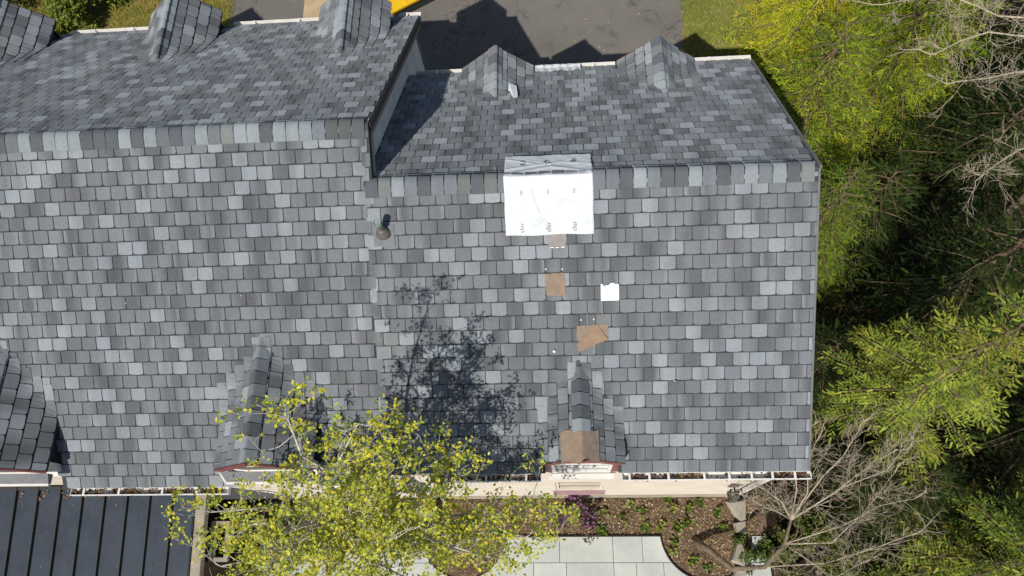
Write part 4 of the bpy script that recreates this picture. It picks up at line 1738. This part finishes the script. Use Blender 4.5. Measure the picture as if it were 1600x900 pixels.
def conifer(name, label, base, top, rad, cols, wts, kind, seedv, zfrom=-3.6, nbr=90, shoot=(.11, .17), droop=0.28, lean=(0, 0), dens=1.0, tip=0.12, group=None, ex=0.72):
    g = np.random.default_rng(seedv)
    base = np.array(base, float)
    root = thing(name, tuple(base), label, 'tree', group)
    H = top - base[2]
    b = MB()

    def axis(t_):
        return base + np.array([lean[0] * t_ ** 2, lean[1] * t_ ** 2, H * t_])
    b.tube([axis(q) for q in (0, .25, .5, .75, .9, 1.0)], [.05 + .012 * H, .04 + .010 * H, .03 + .007 * H, .022 + .003 * H, .016, .006], 8)
    P, D, U, S, CI, BT = [], [], [], [], [], []
    bt = np.ones(3)
    t0 = max(0.03, (zfrom - base[2]) / H)
    for k in range(nbr):
        t_ = 1 - (1 - t0) * ((k + g.uniform(0, 1)) / nbr) ** 0.82
        t_ = min(t_, 0.985)
        q = axis(t_)
        az = k * 2.39996 + g.normal(0, .25)
        Lb = rad * ((1 - t_) ** ex) * g.uniform(.72, 1.15) / ((1 - t0) ** ex) + tip
        el = 0.55 * t_ - 0.10 + g.normal(0, .1)
        d = np.array([math.cos(az) * math.cos(el), math.sin(az) * math.cos(el), math.sin(el)])
        seg = 7
        bt = np.array([1, 1, 1]) * g.uniform(.72, 1.2) * np.array([g.uniform(.82, 1.08), 1, 1])
        pts = [q]
        for i in range(seg):
            d = unit(d + np.array([0, 0, -droop * 0.22]) + g.normal(0, .05, 3) + (np.array([0, 0, .10]) if i > 4 else 0))
            pts.append(pts[-1] + d * Lb / seg)
        b.tube(pts, list(np.linspace(.010 + Lb * .010, .004, seg + 1)), 4, cap=False)
        ntw = max(4, int(Lb / 0.085 * dens))
        for j in range(ntw):
            f = (j + g.uniform(0, 1)) / ntw
            f = 0.12 + 0.88 * f
            i = min(int(f * seg), seg - 1)
            ff = f * seg - i
            p = pts[i] * (1 - ff) + pts[i + 1] * ff
            dd = unit(pts[i + 1] - pts[i])
            side = unit(np.cross(dd, np.array([0, 0, 1.0])))
            sgn = 1 if j % 2 else -1
            tl = (0.34 * Lb * (1 - f) ** 0.7 * (0.6 + 0.4 * f) + 0.09) * g.uniform(.7, 1.2)
            td = unit(dd * 0.75 + side * sgn * 0.85 + np.array([0, 0, -.12 * droop / .28]) + g.normal(0, .12, 3))
            ns = max(2, int(tl / (shoot[0] * .52)))
            upv = unit(np.array([0, 0, 1.0]) + g.normal(0, .25, 3))
            for s_ in range(ns):
                fs = (s_ + .5) / ns
                ps = p + td * tl * fs
                sg2 = 1 if s_ % 2 else -1
                if s_ == ns - 1:
                    sd = td
                else:
                    sd = unit(td * .8 + np.cross(upv, td) * sg2 * .8 + g.normal(0, .12, 3))
                P.append(ps); D.append(sd); U.append(upv); BT.append(bt)
                S.append(g.uniform(*shoot) * (1.0 if s_ < ns - 1 else 1.15))
                CI.append(f * .5 + fs * .5)
        P.append(pts[-1]); D.append(unit(pts[-1] - pts[-2])); U.append(np.array([0, 0, 1.0])); S.append(shoot[1] * 1.15); CI.append(1); BT.append(bt)
    for k in range(8):
        az = k * .785
        P.append(axis(1.0 - .01 * k)); D.append(unit(np.array([math.cos(az) * .6, math.sin(az) * .6, .8]))); U.append(np.array([0, 0, 1.0])); S.append(shoot[1]); CI.append(1); BT.append(np.ones(3))
    b.build('trunk', M_CBARK, root, True)
    P, D, U, S, CI = map(np.array, (P, D, U, S, CI))
    n = len(P)
    A = unit(D)
    N = unit(U - (U * A).sum(1, keepdims=True) * A)
    B = np.cross(N, A)
    C = pick(n, cols, wts, .30, g) * np.array(BT)
    dead = g.random(n) < 0.02
    C[dead] = np.array([0.13, 0.085, 0.04]) * g.uniform(.5, 1.1, (dead.sum(), 1))
    tv, tf = NT[kind]
    S3 = np.stack([S, S * (1.0 if kind == 'fir' else .9), S], 1)
    ob = link('crown', instances(tv, tf, P, A, B, N, S3, C, 'crown', M_NEEDLE), root)
    ob['kind'] = 'stuff'
    return n


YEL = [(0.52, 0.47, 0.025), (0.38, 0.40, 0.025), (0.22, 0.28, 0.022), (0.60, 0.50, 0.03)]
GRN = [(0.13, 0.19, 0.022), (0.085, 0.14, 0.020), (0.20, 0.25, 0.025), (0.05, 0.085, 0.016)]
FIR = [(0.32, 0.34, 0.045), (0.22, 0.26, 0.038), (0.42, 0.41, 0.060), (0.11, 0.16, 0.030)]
DRK = [(0.040, 0.060, 0.013), (0.026, 0.042, 0.010), (0.06, 0.082, 0.015), (0.02, 0.033, 0.009)]  # dark greens, with the shade between the trees put into the colour
tot = 0
tot += conifer('evergreen_tree', 'golden yellow-green evergreen spreading over the lawn edge by the driveway', (8.5, 10.7, G), 0.6, 2.2, YEL, [4, 3, 2, 2], 'hem', 41, -3.9, 130, (.07, .12), .35)
tot += conifer('evergreen_tree', 'bushy green evergreen crowding the rear corner of the roof', (7.5, 7.5, G), 0.7, 1.9, YEL[1:3] + GRN[:2], [3, 3, 2.5, 1], 'hem', 42, -3.9, 120, (.07, .115), .35)
tot += conifer('evergreen_tree', 'tall green evergreen rising beyond the golden one', (9.9, 9.2, G), 1.0, 2.3, YEL[1:3] + GRN[:2], [3, 3, 2.5, 1], 'hem', 43, -3.6, 120, (.07, .12), .3)
tot += conifer('evergreen_tree', 'narrow green evergreen standing against the gable end beside the ridge', (7.4, 4.9, G), 0.1, 1.25, GRN[:3], [3, 2, 3], 'hem', 44, -4.0, 150, (.065, .105), .35)
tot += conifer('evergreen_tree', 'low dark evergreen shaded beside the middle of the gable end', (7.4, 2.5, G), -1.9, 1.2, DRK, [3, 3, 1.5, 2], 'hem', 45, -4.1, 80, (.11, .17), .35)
tot += conifer('fir_tree', 'bright chunky-needled fir with crooked leader standing off the front roof corner', (8.0, 1.3, G), 3.0, 1.45, FIR, [4, 3.4, 2, 2], 'fir', 46, -1.9, 54, (.065, .105), .30, lean=(.15, .25), ex=.95, dens=1.6)
tot += conifer('fir_tree', 'sunlit fir beside the leafless tree, lower than its neighbour', (9.7, -1.2, G), 1.5, 1.6, FIR, [2.4, 3.4, 1.2, 4], 'fir', 47, -3.6, 84, (.065, .105), .30, ex=.9, dens=1.2)
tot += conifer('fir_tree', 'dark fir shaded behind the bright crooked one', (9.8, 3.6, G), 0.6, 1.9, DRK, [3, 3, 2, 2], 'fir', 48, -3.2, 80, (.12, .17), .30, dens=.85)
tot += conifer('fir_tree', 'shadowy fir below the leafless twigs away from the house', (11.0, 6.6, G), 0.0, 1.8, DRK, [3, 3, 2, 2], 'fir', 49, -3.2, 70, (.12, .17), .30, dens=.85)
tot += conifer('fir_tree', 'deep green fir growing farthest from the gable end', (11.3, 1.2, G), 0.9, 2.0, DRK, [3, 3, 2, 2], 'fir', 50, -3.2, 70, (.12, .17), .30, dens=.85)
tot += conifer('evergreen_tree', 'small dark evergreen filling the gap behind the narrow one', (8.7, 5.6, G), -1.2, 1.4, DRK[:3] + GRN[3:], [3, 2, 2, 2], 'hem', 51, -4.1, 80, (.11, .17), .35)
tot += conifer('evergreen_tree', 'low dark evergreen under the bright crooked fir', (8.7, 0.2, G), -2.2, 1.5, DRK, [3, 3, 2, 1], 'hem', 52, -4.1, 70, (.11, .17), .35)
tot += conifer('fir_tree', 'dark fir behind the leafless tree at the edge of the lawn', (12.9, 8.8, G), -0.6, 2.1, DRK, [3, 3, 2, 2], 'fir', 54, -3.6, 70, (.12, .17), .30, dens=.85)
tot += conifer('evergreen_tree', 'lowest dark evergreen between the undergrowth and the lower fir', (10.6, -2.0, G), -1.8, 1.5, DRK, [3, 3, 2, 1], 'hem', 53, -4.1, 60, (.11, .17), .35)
print('shoots', tot)


# -- shrubs and plants
def shrub(name, label, cat, base, r, h, n, cols, wts, leaf, seedv, stems=9, group=None, mat=None, flowers=None):
    g = np.random.default_rng(seedv)
    base = np.array(base, float)
    root = thing(name, tuple(base), label, cat, group)
    b = MB()
    tips = []
    for i in range(stems):
        az = i * 2.4 + g.normal(0, .3)
        d = unit(np.array([math.cos(az) * r, math.sin(az) * r, h * 1.1]))
        grow(b, base + np.array([math.cos(az), math.sin(az), 0]) * r * .12, d, h * .62, .010, 1, tips, g, .55, .1, (2, 3), .62, 3, 3, .2)
    b.build('stems', M_CBARK, root, True)
    pts = np.array([q for t_, _ in tips for q in t_])
    P = pts[g.integers(0, len(pts), n)] + g.normal(0, leaf * .8, (n, 3))
    P[:, 2] = np.maximum(P[:, 2], base[2] + .03)
    A, B, N = leaf_axes(n, .8, .6, g)
    ob = link('foliage', instances(LEAF_V, LEAF_F, P, A, B, N, g.uniform(leaf * .6, leaf * 1.3, n), pick(n, cols, wts, .2, g), 'foliage', mat or M_PLANT), root)
    ob['kind'] = 'stuff'
    if flowers:
        m_ = flowers[0]
        P = pts[g.integers(0, len(pts), m_)] + g.normal(0, .03, (m_, 3)) + np.array([0, 0, .03])
        A, B, N = leaf_axes(m_, 1.2, .4, g)
        ob = link('flowers', instances(LEAF_V, LEAF_F, P, A, B, N, g.uniform(.03, .06, m_), pick(m_, flowers[1], [1] * len(flowers[1]), .15, g), 'flowers', mat or M_PLANT), root)
        ob['kind'] = 'stuff'
    return root


shrub('flowering_shrub', 'purple-pink flowering shrub below the small dormer window', 'shrub', (2.62, -0.26, G + .02), .42, .55, 900,
      [(0.05, 0.05, 0.02), (0.08, 0.045, 0.035), (0.04, 0.06, 0.02)], [2, 2, 1], .05, 61, 9, None, None, (360, [(0.27, 0.10, 0.22), (0.36, 0.18, 0.30), (0.20, 0.07, 0.16)]))
shrub('lawn_shrub', 'broad green shrub on the lawn behind the outermost rear dormer', 'shrub', (-10.9, 13.7, G), 1.2, 1.0, 5200,
      [(0.15, 0.19, 0.02), (0.10, 0.14, 0.02), (0.20, 0.22, 0.03)], [3, 2, 2], .11, 62, 16)
shrub('lawn_shrub', 'dark green shrub on the lawn beside the broad one', 'shrub', (-8.6, 14.6, G), .9, .8, 2800,
      [(0.09, 0.12, 0.02), (0.06, 0.09, 0.02), (0.14, 0.16, 0.03)], [3, 2, 1], .10, 63, 12)
shrub('lawn_shrub', 'far shrub at the back of the lawn, farthest from the driveway', 'shrub', (-13.3, 14.2, G), 1.0, .9, 2600,
      [(0.10, 0.13, 0.02), (0.06, 0.09, 0.02), (0.16, 0.17, 0.03)], [3, 2, 1], .10, 64, 12)
shrub('low_shrub', 'low leafy shrub growing over the stepping stones by the bare tree', 'shrub', (5.95, -0.95, G), .45, .35, 1500,
      [(0.08, 0.13, 0.025), (0.12, 0.17, 0.03), (0.17, 0.20, 0.05)], [3, 2, 1], .055, 65, 9)
shrub('low_shrub', 'olive undergrowth beneath the leafless leaning tree', 'shrub', (7.0, -0.9, G), .8, .7, 4200,
      [(0.11, 0.13, 0.025), (0.16, 0.17, 0.03), (0.07, 0.10, 0.02)], [3, 2, 2], .06, 66, 14)
shrub('low_shrub', 'olive undergrowth between the leafless tree and the lower fir', 'shrub', (8.1, -1.6, G), .8, .8, 3600,
      [(0.11, 0.13, 0.025), (0.16, 0.17, 0.03), (0.07, 0.10, 0.02)], [3, 2, 2], .06, 67, 14)

plants = [(985, 790), (1003, 800), (973, 808), (1042, 780), (1050, 795), (1090, 783), (1075, 795), (1010, 823), (1030, 822), (1058, 822), (1072, 815), (1055, 845), (1050, 863), (1082, 878), (1105, 888), (940, 830), (945, 800), (1120, 800), (1130, 825)]
for i, (px, py) in enumerate(plants):
    q = atz(px, py, G + .02)
    g = np.random.default_rng(200 + i)
    n = int(g.integers(14, 34))
    az = g.uniform(0, 6.28, n)
    el = g.uniform(.35, 1.3, n)
    A = np.stack([np.cos(az) * np.cos(el), np.sin(az) * np.cos(el), np.sin(el)], 1)
    N = unit(np.array([0, 0, 1.0]) - A * A[:, 2:3])
    B = np.cross(N, A)
    P = q + np.stack([g.normal(0, .035, n), g.normal(0, .035, n), g.uniform(0, .05, n)], 1)
    cols = [(0.13, 0.19, 0.03), (0.20, 0.25, 0.045), (0.09, 0.14, 0.03)] if i % 4 else [(0.28, 0.30, 0.07), (0.2, 0.24, 0.05), (0.36, 0.34, 0.16)]
    ob = link('bedding_plant', instances(LEAF_V, LEAF_F, P, A, B, N, g.uniform(.06, .13, n), pick(n, cols, [2, 2, 1], .2, g), 'bedding_plant', M_PLANT))
    if i % 4 == 0:
        lab = 'small pale yellowish tuft in the brown mulch bed'
    elif py > 840:
        lab = 'small green tuft in the rounded end of the mulch bed'
    elif py < 803:
        lab = 'small green tuft close to the foot of the cream wall'
    else:
        lab = 'small green tuft near the straight patio edge of the bed'
    tag(ob, lab, 'plant', 'small plants in the mulch bed')

# ------------------------------------------------------------------ stones, lantern, yellow container
stones = [([(1137, 783), (1166, 782), (1166, 812), (1158, 815), (1147, 800)], 'pale wedge-shaped stone nearest the lantern corner'),
          ([(1149, 817), (1165, 814), (1166, 833), (1150, 832)], 'small pale stone between two larger ones in the row'),
          ([(1153, 848), (1160, 850), (1164, 862), (1165, 886), (1144, 876)], 'grey trapezoid stone at the patio end of the row'),
          ([(1150, 890), (1166, 888), (1167, 903), (1148, 903)], 'squarish stone beyond the trapezoid one in the row')]
for poly, lab in stones:
    pts = [atz(px, py, G + .28)[:2] for px, py in poly]
    c = np.mean(pts, 0)
    b = MB()
    n = len(pts)
    lv = [(1.0, G - 0.02), (1.03, G + .16), (1.0, G + .25), (.93, G + .285)]
    rings = []
    for s_, z_ in lv:
        rings += [tuple(c + (q - c) * s_ * random.uniform(.97, 1.03)) + (z_ + random.uniform(-.01, .01),) for q in pts]
    fs = []
    for r_ in range(3):
        for k in range(n):
            k2 = (k + 1) % n
            fs.append((r_ * n + k, r_ * n + k2, (r_ + 1) * n + k2, (r_ + 1) * n + k))
    fs.append(tuple(range(3 * n, 4 * n)))
    b.add(rings, fs)
    tag(b.build('stone', M_STONE), lab, 'stone', 'stones edging the mulch bed')

# wall lantern by the corner
lx, ly, lz = 5.36, -0.05, -2.42
lan = thing('wall_lantern', (lx, YF, lz - .25), 'black square lantern fixed to the cream wall near the corner', 'lantern')
b = MB()
b.box(lx - .05, lx + .05, YF - .022, YF - .002, lz - .18, lz + .06)
b.box(lx - .012, lx + .012, ly, YF - .023, lz - .03, lz - .006)
b.build('bracket', M_DARK, lan)
b = MB()
w = .085
for sx in (-1, 1):
    for sy in (-1, 1):
        b.box(lx + sx * w - .009, lx + sx * w + .009, ly + sy * w - .009 - .05, ly + sy * w + .009 - .05, lz - .22, lz + .08)
b.box(lx - w - .01, lx + w + .01, ly - w - .06, ly + w - .04, lz - .24, lz - .2205)
b.build('cage', M_DARK, lan)
b = MB()
for (a, c, d, e) in ((-1, 1, -1, -.86), (-1, 1, .86, 1), (-1, -.86, -.86, .86), (.86, 1, -.86, .86)):
    b.box(lx + a * (w + .02), lx + c * (w + .02), ly - .05 + d * (w + .02), ly - .05 + e * (w + .02), lz + .081, lz + .105)
b.prism([(lx + .035 * math.cos(t_), ly - .05 + .035 * math.sin(t_)) for t_ in np.linspace(0, 6.28, 9)[:-1]], lz + .11, lz + .15)
b.tube([(lx - w, ly - .05 - w, lz + .095), (lx, ly - .05, lz + .125)], .008, 5)
b.tube([(lx + w, ly - .05 + w, lz + .095), (lx, ly - .05, lz + .125)], .008, 5)
b.tube([(lx + w, ly - .05 - w, lz + .095), (lx, ly - .05, lz + .125)], .008, 5)
b.tube([(lx - w, ly - .05 + w, lz + .095), (lx, ly - .05, lz + .125)], .008, 5)
b.build('cap', M_DARK, lan)
MB().box(lx - .06, lx + .06, ly - .11, ly + .01, lz - .2195, lz + .05).build('glass', M_GLASS, lan)

# yellow container on the driveway
q = atz(611, 21, G + .42)
q2 = atz(652, 0, G + .42)
ax_ = unit(np.array([q2[0] - q[0], q2[1] - q[1]]))
bx_ = np.array([-ax_[1], ax_[0]])
cont = thing('yellow_container', (q[0], q[1], G), 'low dark container with bright yellow lid on the driveway behind the house', 'container')


def cp(u, v):
    return tuple(np.array([q[0], q[1]]) + ax_ * u + bx_ * v)


b = MB()
b.prism([cp(0.03, 0.03), cp(2.97, 0.03), cp(2.97, 1.57), cp(0.03, 1.57)], G + .33, G + .39)
b.build('lid', M_YELLOW, cont)
b = MB()
b.prism([cp(.001, .001), cp(3.0, .001), cp(3.0, .06), cp(.001, .06)], G + .391, G + .43)
b.prism([cp(.001, 1.54), cp(3.0, 1.54), cp(3.0, 1.6), cp(.001, 1.6)], G + .391, G + .43)
b.prism([cp(.001, .061), cp(.06, .061), cp(.06, 1.539), cp(.001, 1.539)], G + .391, G + .43)
b.prism([cp(2.94, .061), cp(3.0, .061), cp(3.0, 1.539), cp(2.94, 1.539)], G + .391, G + .43)
b.build('rim', M_YELLOW, cont)
b = MB()
for u in (.5, 1.2, 1.9, 2.6):
    b.prism([cp(u, .0625), cp(u + .035, .0625), cp(u + .035, 1.5375), cp(u, 1.5375)], G + .392, G + .405)
b.build('lid_rib', M_YELLOW, cont)
b = MB()
b.prism([cp(.1, .1), cp(2.9, .1), cp(2.9, 1.5), cp(.1, 1.5)], G + .005, G + .329)
b.build('base', M_DARK, cont)
